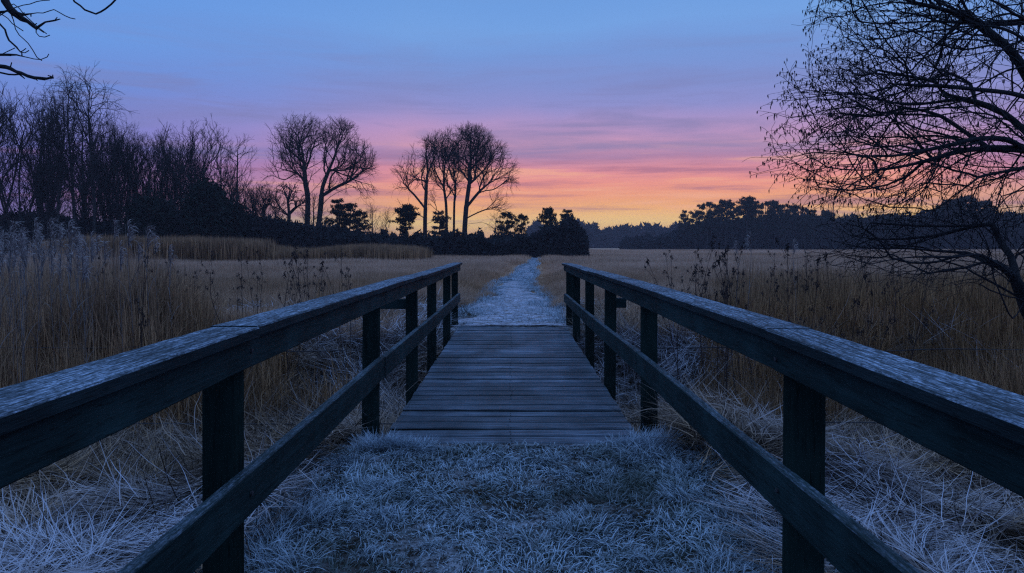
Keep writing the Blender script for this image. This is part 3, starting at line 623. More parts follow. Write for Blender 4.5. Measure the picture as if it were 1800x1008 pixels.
# --- the oaks, each grown into its own crown -------------------------------------------------
def oak(name, label, base_px, Y, stems, crowns, seed, natt=2600, rb=.5, group=None, step=.28, Lt=1.2, rt=.010):
    rs = np.random.RandomState(seed); b = np.array(px3(base_px, HOR, Y)); b[2] = -.1; k = Y/F
    loc = lambda px, py, dy=0: ((px-base_px)*k, dy, CAMH+(HOR-py)*k)
    sk = Skel(); first = True
    for st in stems:
        pts = [loc(*q) for q in st]
        if first: pts[0] = (pts[0][0], 0, -.1)
        sk.limb(pts, step, None if first else 'near'); first = False
    cs = [(*loc(cx, cy, dy*k), rx*k, ry*k, rz*k) for cx, cy, dy, rx, ry, rz in crowns]; ins = in_ell(cs, rs, .09); G = Grow(sk, rs); R0 = min(c[5] for c in cs)
    all0 = np.arange(len(G.P)); inc = all0[in_ell([(*c[:3], c[3]*1.1, c[4]*1.1, c[5]*1.15) for c in cs], rs, .03)(G.P)]
    l1 = G.shoot(G.pick(inc, .34), .75, 7.0, step, .15, (0, 0, .05), ins); l1t = G.shoot(np.repeat(G.tips(all0), 3), .5, 3.6, step, .15, (0, 0, .05), ins)
    l1 = np.concatenate([l1, l1t]); l2 = G.shoot(G.pick(l1, .34), .75, 3.3, step*.9, .16, (0, 0, .05), ins)
    l3 = G.shoot(np.concatenate([G.pick(l2, .34), G.pick(l1, .12), G.tips(l1), G.tips(l2)]), .7, 1.3, step*.8, .2, (0, 0, 0.06), in_ell([(*c[:3], c[3]*1.12, c[4]*1.12, c[5]*1.12) for c in cs], rs, .04)); 
    P, par = G.P, G.par; P, par = add_twigs(P, par, rs, Lt*.75, .2, 3, 2, -.05, .45)
    return make_tree(name, label, (b[0], b[1], 0), tree_meshes(name, P, par, rt, rb*.54, .085, 1.6), group)
G2 = 'large bare oaks standing along the meadow edge'
oak('oak_tree', 'tall bare oak, left one of the pair of round-crowned oaks, one low limb reaching left', 541, 95,
    [[(541, 436), (540, 400), (541, 350), (537, 322), (535, 300), (532, 270), (524, 240)], [(537, 322), (522, 306), (500, 316), (478, 308)], [(535, 300), (555, 270, 5), (570, 235, 6)],
     [(533, 285), (505, 255, -4), (495, 235, -5)], [(541, 345), (558, 310, 3), (566, 280, 4)], [(540, 380), (520, 372, 3), (505, 358, 5)]],
    [(532, 256, 0, 50, 46, 46), (560, 268, 0, 38, 38, 54), (508, 280, 0, 34, 34, 36), (485, 312, 0, 22, 20, 14), (548, 310, 0, 28, 26, 28), (505, 368, 0, 22, 20, 16)], 101, 2500, .62, G2)
oak('oak_tree', 'tall bare oak, right one of the pair, trunk leaning right under a wide crown', 557, 93,
    [[(557, 436), (560, 400), (564, 360), (567, 330), (578, 300), (590, 270), (598, 235)], [(566, 345), (590, 330), (615, 318), (640, 300)], [(567, 335, 2), (575, 285, 4), (578, 240, 5)],
     [(564, 365), (590, 350, -3), (625, 335, -4), (652, 338, -5)], [(578, 300), (605, 290, 4), (628, 270, 5)], [(562, 390), (575, 372, 3), (598, 360, 4)]],
    [(588, 266, 0, 50, 42, 48), (618, 300, 0, 40, 36, 50), (638, 325, 0, 18, 18, 22), (585, 330, 0, 22, 22, 24), (595, 362, 0, 22, 20, 14)], 102, 2500, .6, G2)
oak('oak_tree', 'bare oak with a narrow ragged crown, left trunk of the group of three', 748, 98,
    [[(748, 436), (747, 400), (748, 360), (750, 320), (752, 290), (748, 262)], [(748, 368), (730, 345), (712, 325), (703, 305)], [(748, 385), (730, 375), (708, 368)], [(750, 325), (738, 300, 3), (722, 275, 4)], [(748, 395), (765, 385, 2), (778, 376, 3)]],
    [(738, 302, 0, 38, 36, 48), (752, 278, 0, 28, 28, 32), (718, 325, 0, 26, 24, 32), (712, 368, 0, 20, 16, 12), (765, 380, 0, 14, 12, 10)], 103, 2000, .5, G2)
oak('oak_tree', 'bare oak with a straight slim trunk, middle one of the group of three', 786, 100,
    [[(786, 436), (785, 400), (784, 360), (780, 325), (782, 290), (786, 255)], [(780, 330), (765, 300), (762, 270)], [(784, 350), (800, 325), (806, 300)], [(785, 385), (770, 372), (757, 360)], [(798, 436), (798, 390), (799, 350), (802, 325)]],
    [(783, 280, 0, 34, 30, 44), (770, 320, 0, 24, 22, 30), (800, 330, 0, 20, 18, 26), (765, 362, 0, 14, 12, 12)], 104, 1800, .42, G2)
oak('oak_tree', 'broad bare oak with the largest round crown, right one of the group of three', 815, 97,
    [[(815, 436), (817, 400), (820, 360), (825, 320), (826, 290), (828, 250)], [(820, 365), (845, 335), (868, 318), (890, 312)], [(824, 325), (850, 300), (868, 270)], [(825, 320), (808, 295), (800, 262)], [(818, 385), (845, 372), (870, 365), (892, 372)], [(817, 395), (850, 392), (868, 402)], [(826, 300), (845, 265, 4), (850, 245, 5)]],
    [(828, 276, 0, 48, 46, 46), (858, 302, 0, 44, 40, 46), (880, 325, 0, 24, 22, 24), (805, 295, 0, 24, 24, 34), (868, 368, 0, 30, 24, 14), (850, 340, 0, 30, 24, 20)], 105, 3000, .6, G2)
oak('oak_tree', 'small dark bare oak with a tight round crown left of the big pair', 507, 90, [[(507, 438), (507, 405), (508, 375), (505, 350)], [(508, 380), (490, 362), (485, 350)], [(508, 378), (525, 362)]],
    [(508, 352, 0, 26, 24, 26), (495, 365, 0, 18, 18, 16), (524, 365, 0, 14, 14, 14)], 106, 1300, .4, G2, .28, .6, .02)

# --- the tall bare trees of the left wood -----------------------------------------------------
def wood_proto(kind, seed):
    rs = np.random.RandomState(seed); sk = Skel(); H = 18.0; step = .36
    if kind == 'ash':
        sk.limb([(0, 0, -.2), (0, 0, 1.5), (.2, .1, 5), (.3, 0, 9), (.6, .2, 13)], step)
        for a in rs.uniform(0, 6.28, 4): sk.limb([(0, 0, 1.2+rs.rand()), (1.1*math.cos(a), 1.1*math.sin(a), 5), (2.1*math.cos(a), 2.1*math.sin(a), 9.5), (2.7*math.cos(a), 2.7*math.sin(a), 13.5)], step, 'near')
        cr = [(0, 0, 12, 4.0, 4.0, 5.9), (.5, 0, 8, 3.8, 3.8, 4.5)]; n = 2600; tw = (.9, .0)
    elif kind == 'vase':
        sk.limb([(0, 0, -.2), (.1, 0, 3), (.1, .1, 6)], step)
        for q in range(7):
            a = q*.9+rs.rand()*.4; r = rs.uniform(2.5, 4.6); sk.limb([(.1, .05, 4.5+rs.rand()*2), (r*.3*math.cos(a), r*.3*math.sin(a), 9), (r*.8*math.cos(a), r*.8*math.sin(a), 13), (r*math.cos(a), r*math.sin(a), 15.5)], step, 'near')
        cr = [(0, 0, 13, 5.2, 5.2, 4.8), (0, 0, 9.5, 4.0, 4.0, 3)]; n = 2300; tw = (.8, -.1)
    elif kind == 'birch':
        sk.limb([(0, 0, -.2), (-.1, 0, 5), (.2, .1, 10), (.5, .1, 14), (.3, 0, 17)], step)
        for q in range(5): a = rs.uniform(0, 6.28); z = rs.uniform(6, 13); sk.limb([(.1, 0, z), (.8*math.cos(a), .8*math.sin(a), z+2), (1.6*math.cos(a), 1.6*math.sin(a), z+4.0)], step, 'near')
        cr = [(.2, 0, 13.5, 2.2, 2.2, 4.6), (0, 0, 9, 1.9, 1.9, 3.5)]; n = 1300; tw = (1.1, .18)
    elif kind == 'slim':
        sk.limb([(0, 0, -.2), (0, 0, 6), (.1, 0, 12), (0, 0, 17)], step)
        cr = [(0, 0, 11.5, 3.0, 3.0, 6.3), (0, 0, 8, 3.4, 3.4, 3)]; n = 1500; tw = (.9, -.1)
    elif kind == 'thicket':
        for q in range(4): a = q*1.6; sk.limb([(.3*math.cos(a), .3*math.sin(a), -.2), (.9*math.cos(a), .9*math.sin(a), 6), (1.6*math.cos(a), 1.6*math.sin(a), 12)], step)
        cr = [(0, 0, 11, 4.2, 4.2, 6.8), (0, 0, 6, 4.0, 4.0, 4.5)]; n = 3800; tw = (1.0, -.05)
    ins = in_ell(cr, rs, .08); G = Grow(sk, rs); all0 = np.arange(len(G.P)); inc = all0[G.P[:, 2] > (3.5 if kind != 'birch' else 5)]; up = {'birch': -.03}.get(kind, .13); a1 = {'slim': .95, 'birch': .6, 'thicket': .6}.get(kind, .6)
    d_ = {'thicket': 1.0, 'slim': 1.6, 'birch': 1.0, 'ash': .8, 'vase': .7}[kind]
    l1 = np.concatenate([G.shoot(G.pick(inc, .42*d_), a1, {'birch': 2.4, 'slim': 3.4}.get(kind, 4.2), step, .12, (0, 0, abs(up)), ins), G.shoot(G.tips(all0), .35, 3, step, .12, (0, 0, .1), ins)])
    l2 = G.shoot(G.pick(l1, .38), .65, 2.0, step, .14, (0, 0, up), ins); l3 = G.shoot(np.concatenate([G.pick(l2, .30), G.tips(l1), G.tips(l2)]), .6, 1.2 if kind != 'birch' else 1.1, step*.9, .13, (0, 0, up if kind != 'birch' else -.10))
    P, par = G.P, G.par; P, par = add_twigs(P, par, rs, tw[0]*.8, .14, 3, 2, tw[1], .42)
    return tree_meshes(kind, P, par, .009 if kind == 'birch' else .011, .19 if kind != 'birch' else .15, .06)
G1 = 'bare trees of the left wood'
WP = {}
def wood_tree(kind, var, name, label, px, top, Y, wscale=1.0, rot=None):
    key = (kind, var)
    if key not in WP: WP[key] = wood_proto(kind, hash(kind) % 1 + {'ash': 200, 'vase': 220, 'birch': 240, 'slim': 260, 'thicket': 280}[kind]+var)
    H = CAMH+(HOR-top)*Y/F+.3; s = H/18.3; x, yy, _ = px3(px, HOR, Y)
    t, ch = make_tree(name, label, (x, Y, -.15), WP[key], G1, (px*.37) % 6.28 if rot is None else rot, (s*wscale, s*wscale, s)); return t
L_ = [('ash', 0, 'ash_tree', 'bare many-stemmed ash at the far left edge of the wood, cut by the picture edge', -14, 160, 80, 1.0),
 ('ash', 1, 'ash_tree', 'bare ash with steep forked stems, second tree in from the left edge of the wood', 32, 170, 76, 1.05),
 ('ash', 2, 'ash_tree', 'bare ash with a fan of stems, third in from the left edge of the wood', 66, 165, 79, .95),
 ('slim', 0, 'alder_tree', 'thin straight bare tree between the leftmost ashes and the birches', 84, 205, 84, .8),
 ('birch', 2, 'birch_tree', 'bare birch with its top bending left, leftmost of the three tall birches', 104, 152, 74, 1.0),
 ('birch', 0, 'birch_tree', 'tallest bare birch, middle one of the three', 128, 132, 75, .9),
 ('birch', 1, 'birch_tree', 'tall bare birch with drooping twigs, right one of the three tall birches', 164, 134, 73, 1.05),
 ('slim', 1, 'alder_tree', 'thin bare tree hidden among the three tall birches', 146, 200, 86, 1.0),
 ('ash', 0, 'ash_tree', 'bare ash just right of the tall birches', 190, 214, 86, .95),
 ('thicket', 0, 'maple_tree', 'dense bare maple, left and tallest of the dark rounded crowns', 216, 212, 84, .8),
 ('thicket', 1, 'maple_tree', 'dense bare maple, middle one of the dark rounded crowns', 246, 230, 86, .8),
 ('thicket', 0, 'maple_tree', 'dense bare maple, right and lowest of the dark rounded crowns', 278, 238, 88, .85),
 ('vase', 0, 'ash_tree', 'bare vase-shaped tree with thick forking limbs rising over the evergreen thicket', 340, 216, 80, 1.0),
 ('slim', 2, 'alder_tree', 'thin bare tree leaning at the right shoulder of the vase-shaped tree', 388, 246, 86, .8),
 ('slim', 3, 'alder_tree', 'slim symmetrical bare tree standing alone at the right end of the wood', 418, 248, 84, .95),
 ('thicket', 1, 'hawthorn_tree', 'low twiggy bare tree right of the slim symmetrical tree', 446, 318, 88, 1.5),
 ('thicket', 0, 'hawthorn_tree', 'low rounded bare tree left of the small dark oak', 474, 328, 90, 1.4),
 ('vase', 1, 'ash_tree', 'bare forked tree half hidden between the maples and the vase-shaped tree', 306, 240, 90, .75),
 ('thicket', 1, 'maple_tree', 'dense low bare tree behind the third ash from the left edge', 80, 268, 94, 1.3),
 ('thicket', 1, 'maple_tree', 'dense low bare tree seen between the middle and right tall birches', 150, 262, 96, 1.4),
 ('thicket', 1, 'maple_tree', 'bare maple filling the dark hollow between birches and rounded crowns', 196, 236, 92, 1.1),
 ('thicket', 0, 'maple_tree', 'bare maple behind the left shoulder of the vase-shaped tree', 296, 252, 94, 1.1),
 ('thicket', 1, 'maple_tree', 'low bare tree behind the foot of the vase-shaped tree', 330, 276, 96, 1.1),
 ('thicket', 0, 'maple_tree', 'low bare tree between the vase-shaped tree and the slim symmetrical one', 398, 282, 97, 1.0),
 ('slim', 0, 'alder_tree', 'low bare sapling behind the trunks of the oak pair', 552, 345, 100, 1.6),
 ('slim', 2, 'alder_tree', 'thin bare sapling in the gap between the oak pair and the group of three', 655, 358, 92, 1.1),
 ('slim', 1, 'alder_tree', 'smallest bare sapling just left of the umbrella pine', 678, 372, 94, 1.0),
 ('slim', 3, 'alder_tree', 'bare sapling under the right limb of the broad oak', 872, 378, 99, 1.3)]
for a in L_: wood_tree(*a)

# --- conifers ---------------------------------------------------------------------------------
def clump_tris(rs, C, rad, n, size, flat=.55):
    """n needle sprays round every clump centre in C"""
    m = len(C)*n; c = np.repeat(C, n, 0); r = np.repeat(np.broadcast_to(rad, (len(C),)), n)
    u = norm(rs.randn(m, 3)); p = c+u*(r*rs.rand(m)**.4)[:, None]*np.array([1, 1, flat])
    a = norm(rs.randn(m, 3)+u*.6); b = norm(np.cross(a, rs.randn(m, 3))); s = (size*rs.uniform(.5, 1.4, m))[:, None]
    V = np.stack([p-b*s*.22, p+b*s*.22, p+a*s], 1).reshape(-1, 3); return V, np.arange(m*3).reshape(-1, 3)
def pine_proto(kind, seed, dens=1.0):
    rs = np.random.RandomState(seed); H = 14.0; sk = Skel(); C = []; rad = []
    sk.limb([(0, 0, -.2), (.15*rs.randn(), .1, H*.4), (.3*rs.randn(), 0, H*.75), (.2*rs.randn(), 0, H*.97)], .5)
    if kind == 'pine': zs = np.concatenate([np.linspace(H*.38, H*.93, 13)+rs.randn(13)*.3]); prof = lambda z: 2.9*math.sin(math.pi*min(1, max(.12, (z-H*.25)/(H*.80))))**.7+.3
    elif kind == 'umbrella': zs = np.concatenate([np.linspace(H*.45, H*.7, 5), np.linspace(H*.72, H*.97, 12)]); prof = lambda z: (2.0 if z < H*.68 else 3.8*math.sqrt(max(.05, 1-((z-H*.72)/(H*.28))**2)))
    else: zs = np.linspace(H*.08, H*.96, 26); prof = lambda z: 3.1*(1-z/H)**.85+.15
    for z in zs:
        for q in range(4 if kind != 'spruce' else 5):
            a = rs.uniform(0, 6.28); r = prof(z)*rs.uniform(.55, 1.15); dz = rs.uniform(.1, .7) if kind != 'spruce' else -.25*r
            pts = [(0, 0, z), (r*.5*math.cos(a), r*.5*math.sin(a), z+dz*.3), (r*math.cos(a), r*math.sin(a), z+dz)]; sk.limb(pts, .6, 'near')
            for t in ((.4, .6, .8, 1.0) if kind != 'spruce' else (.3, .55, .8, 1.0)):
                C.append((r*t*math.cos(a)+rs.randn()*.12, r*t*math.sin(a)+rs.randn()*.12, z+dz*t+rs.randn()*.1)); rad.append((.42 if kind != 'spruce' else .5)*(1.1-.3*t)*rs.uniform(.7, 1.25))
    C.append((0, 0, H*.97)); rad.append(.5)
    P = np.array(sk.P); par = np.array(sk.par); Rr = radii(P, par, .025, .2)
    V, T = clump_tris(rs, np.array(C), np.array(rad)*1.15, int(24*dens), .50, .75 if kind != 'spruce' else .5)
    return graph_mesh('trunk', P, par, Rr), mesh_np('crown', V, T)
PP = {}
def conifer(kind, var, name, label, px, top, Y, wscale=1.0, group=None, basez=-.2, cat='tree'):
    key = (kind, var)
    if key not in PP: PP[key] = pine_proto(kind, 300+var+{'pine': 0, 'umbrella': 20, 'spruce': 40}[kind])
    H = CAMH+(HOR-top)*Y/F-basez; s = H/14.1; x, _, _ = px3(px, HOR, Y)
    return make_tree(name, label, (x, Y, basez), PP[key], group, (px*.61) % 6.28, (s*wscale, s*wscale, s), cat, ('bark', 'needle'))[0]
G3 = 'pines of the left meadow edge'
for a in [('pine', 0, 'pine_tree', 'small ragged pine just right of the oak pair, first of three', 592, 352, 100, 1.0), ('pine', 1, 'pine_tree', 'small ragged pine right of the oak pair, middle one of three', 614, 356, 102, .95),
          ('pine', 2, 'pine_tree', 'smallest ragged pine right of the oak pair, last of three', 634, 366, 98, .9), ('umbrella', 0, 'pine_tree', 'flat-topped umbrella pine left of the group of three oaks', 714, 362, 92, 1.05),
          ('pine', 3, 'pine_tree', 'low pine behind the trunks of the group of three oaks', 772, 372, 112, 1.1), ('pine', 1, 'pine_tree', 'dark pine under the right limbs of the broad oak', 890, 372, 104, 1.0),
          ('pine', 2, 'pine_tree', 'slim open pine standing clear right of the broad oak', 916, 374, 106, .8), ('umbrella', 1, 'pine_tree', 'thick pine leaning left, first of the two at the tip of the tree belt', 962, 367, 104, .72),
          ('pine', 0, 'pine_tree', 'thick pointed pine, last one at the tip of the tree belt beside the sunrise', 998, 370, 104, 1.0)]: conifer(*a, G3)
rwood = [(1203, 371, 'pine', 0, .8, 'first pine at the left tip of the right wood, standing clear'), (1222, 368, 'pine', 2, .8, 'second pine from the left tip of the right wood'), (1243, 354, 'pine', 1, 1.0, 'third pine of the right wood, first of the tall ones'),
         (1258, 360, 'pine', 3, .9, 'fourth pine of the right wood'), (1276, 353, 'umbrella', 0, .8, 'broad flat-topped pine, fifth of the right wood'), (1294, 358, 'pine', 2, .7, 'narrow pine, sixth of the right wood'),
         (1313, 348, 'umbrella', 1, .9, 'tallest broad pine near the middle of the right wood'), (1328, 354, 'pine', 0, .8, 'pine just right of the tallest pine of the right wood'), (1346, 353, 'pine', 1, .9, 'bushy pine left of the gap in the right wood'),
         (1362, 354, 'umbrella', 2, .7, 'pine at the middle of the descending row in the right wood'), (1378, 360, 'pine', 3, .8, 'short pine before the pointed one in the right wood'), (1396, 356, 'pine', 2, .9, 'pointed pine standing above its neighbours in the right wood'),
         (1414, 364, 'pine', 1, .8, 'pine on the right shoulder of the right wood'), (1430, 370, 'pine', 0, .8, 'last low pine of the row before the slope'), (1452, 371, 'umbrella', 0, .7, 'low pine beside the thin bare tree on the slope'),
         (1508, 378, 'pine', 2, .9, 'single low pine behind the alder twigs'), (1566, 377, 'pine', 3, .8, 'small pine seen between the alder twigs'),
         (1672, 352, 'umbrella', 1, 1.2, 'large dark pine behind the alder, left one of three'), (1697, 346, 'umbrella', 2, 1.2, 'large dark pine behind the alder, middle and highest of three'), (1724, 354, 'umbrella', 0, 1.1, 'large dark pine behind the alder, right one of three'), (1776, 376, 'pine', 1, 1.0, 'low pine at the right edge behind the alder')]
for px, top, kd, vr, ws, lb in rwood: conifer(kd, vr, 'pine_tree', lb, px, top, 215+(px*7) % 13, ws*.95, 'pines of the right wood')
key = ('slim', 3); Y0 = 205; H0 = CAMH+(HOR-346)*Y0/F; make_tree('alder_tree', 'thin bare tree rising above the slope of the right wood', (px3(1465, HOR, Y0)[0], Y0, -.2), WP[key], None, 1.0, (H0/18.3,)*3)
# broad evergreen thicket at the foot of the vase-shaped tree
def mound_mesh(rs, cs, n, size):
    P = ell_points(rs, n, cs, .25); P = P*(1+.10*rs.randn(len(P), 1)*(rs.rand(len(P), 1) < .35)); a = norm(rs.randn(len(P), 3)); b = norm(np.cross(a, rs.randn(len(P), 3))); s = (size*rs.uniform(.5, 1.9, len(P)))[:, None]
    V = np.stack([P-b*s*.2, P+b*s*.2, P+a*s], 1).reshape(-1, 3); return mesh_np('crown', V, np.arange(len(P)*3).reshape(-1, 3))
rs = np.random.RandomState(31)
def bush(name, label, px, top, wpx, Y, n, cat='tree', size=.5, mat='needle', lobes=7):
    x, _, _ = px3(px, HOR, Y); H = CAMH+(HOR-top)*Y/F; W = wpx*Y/F/2; cs = [(0, 0, H*.45, W*.75, W*.6, H*.46)]
    for _ in range(lobes): a = rs.uniform(0, 3.14); q = rs.uniform(.2, .6); cs.append((W*.62*math.cos(a)*rs.choice([.6, 1]), rs.uniform(-.4, .4)*W, H*(.28+.42*math.sin(a)), W*q*.8, W*q*.7, H*q*.42))
    sk = Skel(); sk.limb([(0, 0, -.2), (.1, 0, H*.5), (0, 0, H*.85)], .5)
    for _ in range(10): a = rs.uniform(0, 6.28); z = rs.uniform(.15, .6)*H; sk.limb([(0, 0, z), (W*.6*math.cos(a), W*.5*math.sin(a), z+H*.18)], .6, 'near')
    P, par = np.array(sk.P), np.array(sk.par)
    t = thing(name, label, cat, (x, Y, -.1)); obj('trunk', graph_mesh('trunk', P, par, radii(P, par, .03, .18)), M['bark'], t); obj('crown', mound_mesh(rs, cs, n, size), M[mat], t); return t
bush('yew_tree', 'broad black evergreen at the foot of the vase-shaped tree', 362, 308, 100, 78, 17000)
bush('yew_tree', 'dark evergreen under the rounded maples of the left wood', 262, 340, 110, 82, 11000)
bush('yew_tree', 'low dark evergreen beneath the slim tree at the right end of the wood', 412, 352, 60, 84, 7000)
bush('spruce_tree', 'round dark conifer at the foot of the pines beside the sunrise gap', 1003, 388, 58, 102, 7000, lobes=5)
bush('spruce_tree', 'dark conifer joined to the thick leaning pine at the tree belt tip', 968, 392, 50, 101, 5000, lobes=5)

# --- undergrowth and far woods: masses nobody could count --------------------------------------
def belt(name, label, prof, Yf, thick, n, size, mat, rough, seed, spike=0.0):
    """prof = [(px, top row)], Yf = distance; fills a band from the ground to the top line"""
    rs = np.random.RandomState(seed); xs_ = np.array([q[0] for q in prof]); ts = np.array([q[1] for q in prof])
    px = rs.uniform(xs_[0], xs_[-1], n); D = Yf+rs.rand(n)*thick; top = np.interp(px, xs_, ts); H = CAMH+(HOR-top)*Yf/F
    X_ = (px-900)*Yf/F
    H = H*(1-rough*.5+rough*fbm(X_, D*.4, Yf*.022, seed)) + spike*np.maximum(0, vnoise(X_, D*.15, Yf*.006, seed+3)-.45)*2
    z = H*rs.rand(n)**(.8 if rough > .3 else .6); z[:n//8] *= .35
    P = np.stack([X_, D, z-.1], -1); a = norm(rs.randn(n, 3)+np.array([0, 0, .5])); b = norm(np.cross(a, rs.randn(n, 3))); s = (size*rs.uniform(.4, 1.5, n))[:, None]
    V = np.stack([P-b*s*.32, P+b*s*.32, P+a*s], 1).reshape(-1, 3)
    return tag(obj(name, mesh_np(name, V, np.arange(n*3).reshape(-1, 3)), M[mat]), label, 'woodland', kind='stuff')
belt('undergrowth', 'dark tangled undergrowth at the foot of the left wood and oaks', [(-140, 378), (60, 384), (110, 392), (180, 396), (240, 390), (300, 378), (400, 384), (440, 392), (520, 398), (580, 408), (640, 418), (720, 420), (800, 417), (880, 418), (940, 420), (960, 406), (1010, 398), (1030, 410), (1036, 425)], 84, 9, 190000, .38, 'scrub', .8, 41, .7)
belt('far_woodland', 'dark wooded slope under the right pines', [(1110, 429), (1150, 424), (1190, 416), (1215, 409), (1240, 402), (1290, 394), (1340, 389), (1400, 384), (1440, 384), (1500, 387), (1580, 387), (1640, 382), (1700, 372), (1760, 380), (1900, 378)], 222, 24, 110000, 1.1, 'far', .12, 42, 2.0)
belt('horizon_woodland', 'hazy purple woodland on the horizon below the sunrise', [(930, 402), (1000, 401), (1040, 403), (1060, 408), (1085, 414), (1110, 411), (1150, 406), (1200, 403), (1260, 400), (1900, 392)], 430, 30, 90000, 2.4, 'far', .10, 43, 5.0)

# --- the big alder overhanging from the right ---------------------------------------------------
rs = np.random.RandomState(51)
def poly(pts): return [px3(*q) for q in pts]
sk = Skel(); st = .16
b0 = px3(1985, HOR, 8.8)
sk.limb([(b0[0], 8.8, -.4), px3(1955, 600, 8.7), px3(1905, 400, 8.6), px3(1858, 262, 8.5), px3(1835, 190, 8.4), px3(1800, 122, 8.3), px3(1765, 78, 8.2), px3(1715, 40, 8.1), px3(1690, 0, 8.0), px3(1655, -70, 7.9), px3(1600, -170, 7.8)], st)
for pts in [
  [(1858, 262, 8.5), (1800, 262, 8.3), (1720, 262, 8.1), (1680, 268, 8.0), (1640, 280, 7.8), (1590, 292, 7.6), (1540, 299, 7.4), (1480, 298, 7.3), (1430, 290, 7.2), (1385, 287, 7.1)],
  [(1800, 262, 8.3), (1770, 246, 8.0), (1720, 244, 7.8), (1670, 255, 7.5), (1620, 266, 7.3), (1560, 275, 7.1), (1490, 272, 7.0), (1430, 268, 6.9)],
  [(1880, 330, 8.6), (1820, 250, 8.9), (1765, 200, 9.1), (1715, 180, 9.2), (1690, 174, 9.2), (1640, 181, 9.2), (1590, 184, 9.2), (1545, 176, 9.2), (1490, 170, 9.2), (1430, 160, 9.1), (1385, 152, 9.1)],
  [(1712, 172, 9.2), (1706, 148, 9.3), (1690, 138, 9.3), (1650, 122, 9.3), (1620, 112, 9.2)],
  [(1680, 174, 9.2), (1655, 160, 9.0), (1645, 145, 8.9), (1610, 137, 8.8), (1565, 128, 8.7), (1520, 118, 8.6), (1470, 100, 8.5)],
  [(1740, 262, 8.1), (1700, 235, 8.3), (1655, 205, 8.5), (1625, 195, 8.6), (1590, 190, 8.7), (1530, 205, 8.8), (1470, 200, 8.8), (1400, 205, 8.8)],
  [(1900, 20, 8.6), (1800, 40, 8.4), (1715, 41, 8.1), (1640, 38, 8.0), (1560, 42, 7.9), (1510, 38, 7.8), (1450, 22, 7.7)],
  [(1715, 40, 8.1), (1670, 20, 7.6), (1620, 8, 7.3), (1560, -8, 7.0), (1500, -10, 6.8), (1455, -6, 6.7)],
  [(1700, 38, 8.1), (1660, 18, 8.6), (1620, 10, 8.9), (1570, 4, 9.1), (1520, 12, 9.2)],
  [(1722, 50, 8.1), (1690, 52, 8.4), (1660, 70, 8.7), (1630, 92, 8.9), (1600, 102, 9.0), (1560, 100, 9.1)],
  [(1875, 130, 8.4), (1800, 70, 7.6), (1760, 50, 7.4), (1720, 45, 7.2)],
  [(1850, 60, 8.0), (1790, 28, 7.5), (1750, 5, 7.2), (1720, -30, 7.0)],
  [(1870, 280, 8.6), (1800, 295, 8.2), (1750, 305, 8.0), (1720, 312, 7.9), (1700, 328, 7.8), (1675, 345, 7.7), (1650, 365, 7.6), (1620, 375, 7.5)],
  [(1890, 350, 8.6), (1815, 335, 8.2), (1780, 340, 8.0), (1760, 358, 7.9), (1745, 376, 7.8), (1700, 400, 7.6)],
  [(1735, 262, 8.1), (1700, 275, 8.3), (1660, 300, 8.4), (1630, 322, 8.5), (1590, 338, 8.6), (1550, 346, 8.7)],
  [(1620, 284, 7.7), (1595, 310, 7.8), (1560, 325, 7.9), (1500, 335, 8.0), (1440, 330, 8.0)],
  [(1640, 280, 7.8), (1610, 250, 7.9), (1580, 225, 7.9), (1565, 205, 7.9)],
  [(1830, 180, 8.4), (1780, 165, 8.0), (1720, 158, 7.7), (1660, 152, 7.5), (1600, 150, 7.4), (1540, 145, 7.3)]]:
    sk.limb([px3(*q) for q in pts], st, 'near')
# extent of the crown, as rows of (photo row, leftmost column)
rows = np.array([-60, 0, 30, 60, 95, 130, 160, 200, 222, 245, 270, 300, 330, 350, 375, 395]); left = np.array([1450, 1440, 1436, 1470, 1500, 1440, 1366, 1368, 1400, 1415, 1366, 1372, 1400, 1480, 1560, 1620])
def crown_ok(p):
    px = 900+p[:, 0]*F/p[:, 1]; py = HOR-(p[:, 2]-CAMH)*F/p[:, 1]; return (px > np.interp(py, rows, left)+rs.randn(len(p))*14) & (py < 400+rs.randn(len(p))*10) & (p[:, 1] > 5.6) & (p[:, 1] < 11)
G = Grow(sk, rs); l0 = np.arange(len(G.P)); l0 = l0[(G.P[:, 2] > 1.6)]
l1 = np.concatenate([G.shoot(G.pick(l0, .55), .75, 1.7, .10, .13, (-.03, 0, 0), crown_ok, .8), G.shoot(G.tips(l0), .2, .5, .08, .12, (-.05, 0, 0), crown_ok)])
l2 = G.shoot(G.pick(l1, .36), .75, .75, .085, .10, (-.02, 0, 0), crown_ok, .9)
l3 = G.shoot(np.concatenate([G.pick(l2, .32), G.pick(l1, .15), G.tips(l1), G.tips(l2)]), .7, .28, .07, .12, (-.02, 0, -.01)); nl3 = len(G.P)
l4 = G.shoot(np.concatenate([G.pick(l3, .22)]), .8, .08, .05, .1, (0, 0, -.03)); P, par = G.P, G.par
Rr = radii(P, par, .0019, .105); Rr = np.maximum(Rr, .0019)
ald = thing('alder_tree', 'spreading alder hung with catkins, leaning in from the right edge over the meadow', 'tree', (b0[0], 8.8, 0))
Pl = P-np.array([b0[0], 8.8, 0])
obj('trunk', graph_mesh('trunk', Pl, par, Rr, Rr >= .03, ((.03, 10), (0, 8))), M['bark'], ald); obj('crown', graph_mesh('crown', Pl, par, Rr, Rr < .03, ((.012, 6), (.004, 4), (0, 3))), M['twig'], ald)
has = np.zeros(len(P), bool); has[par[par >= 0]] = True; tips = np.where(~has)[0]; tips = np.concatenate([tips[rs.rand(len(tips)) < .75], l3[rs.rand(len(l3)) < .22]])
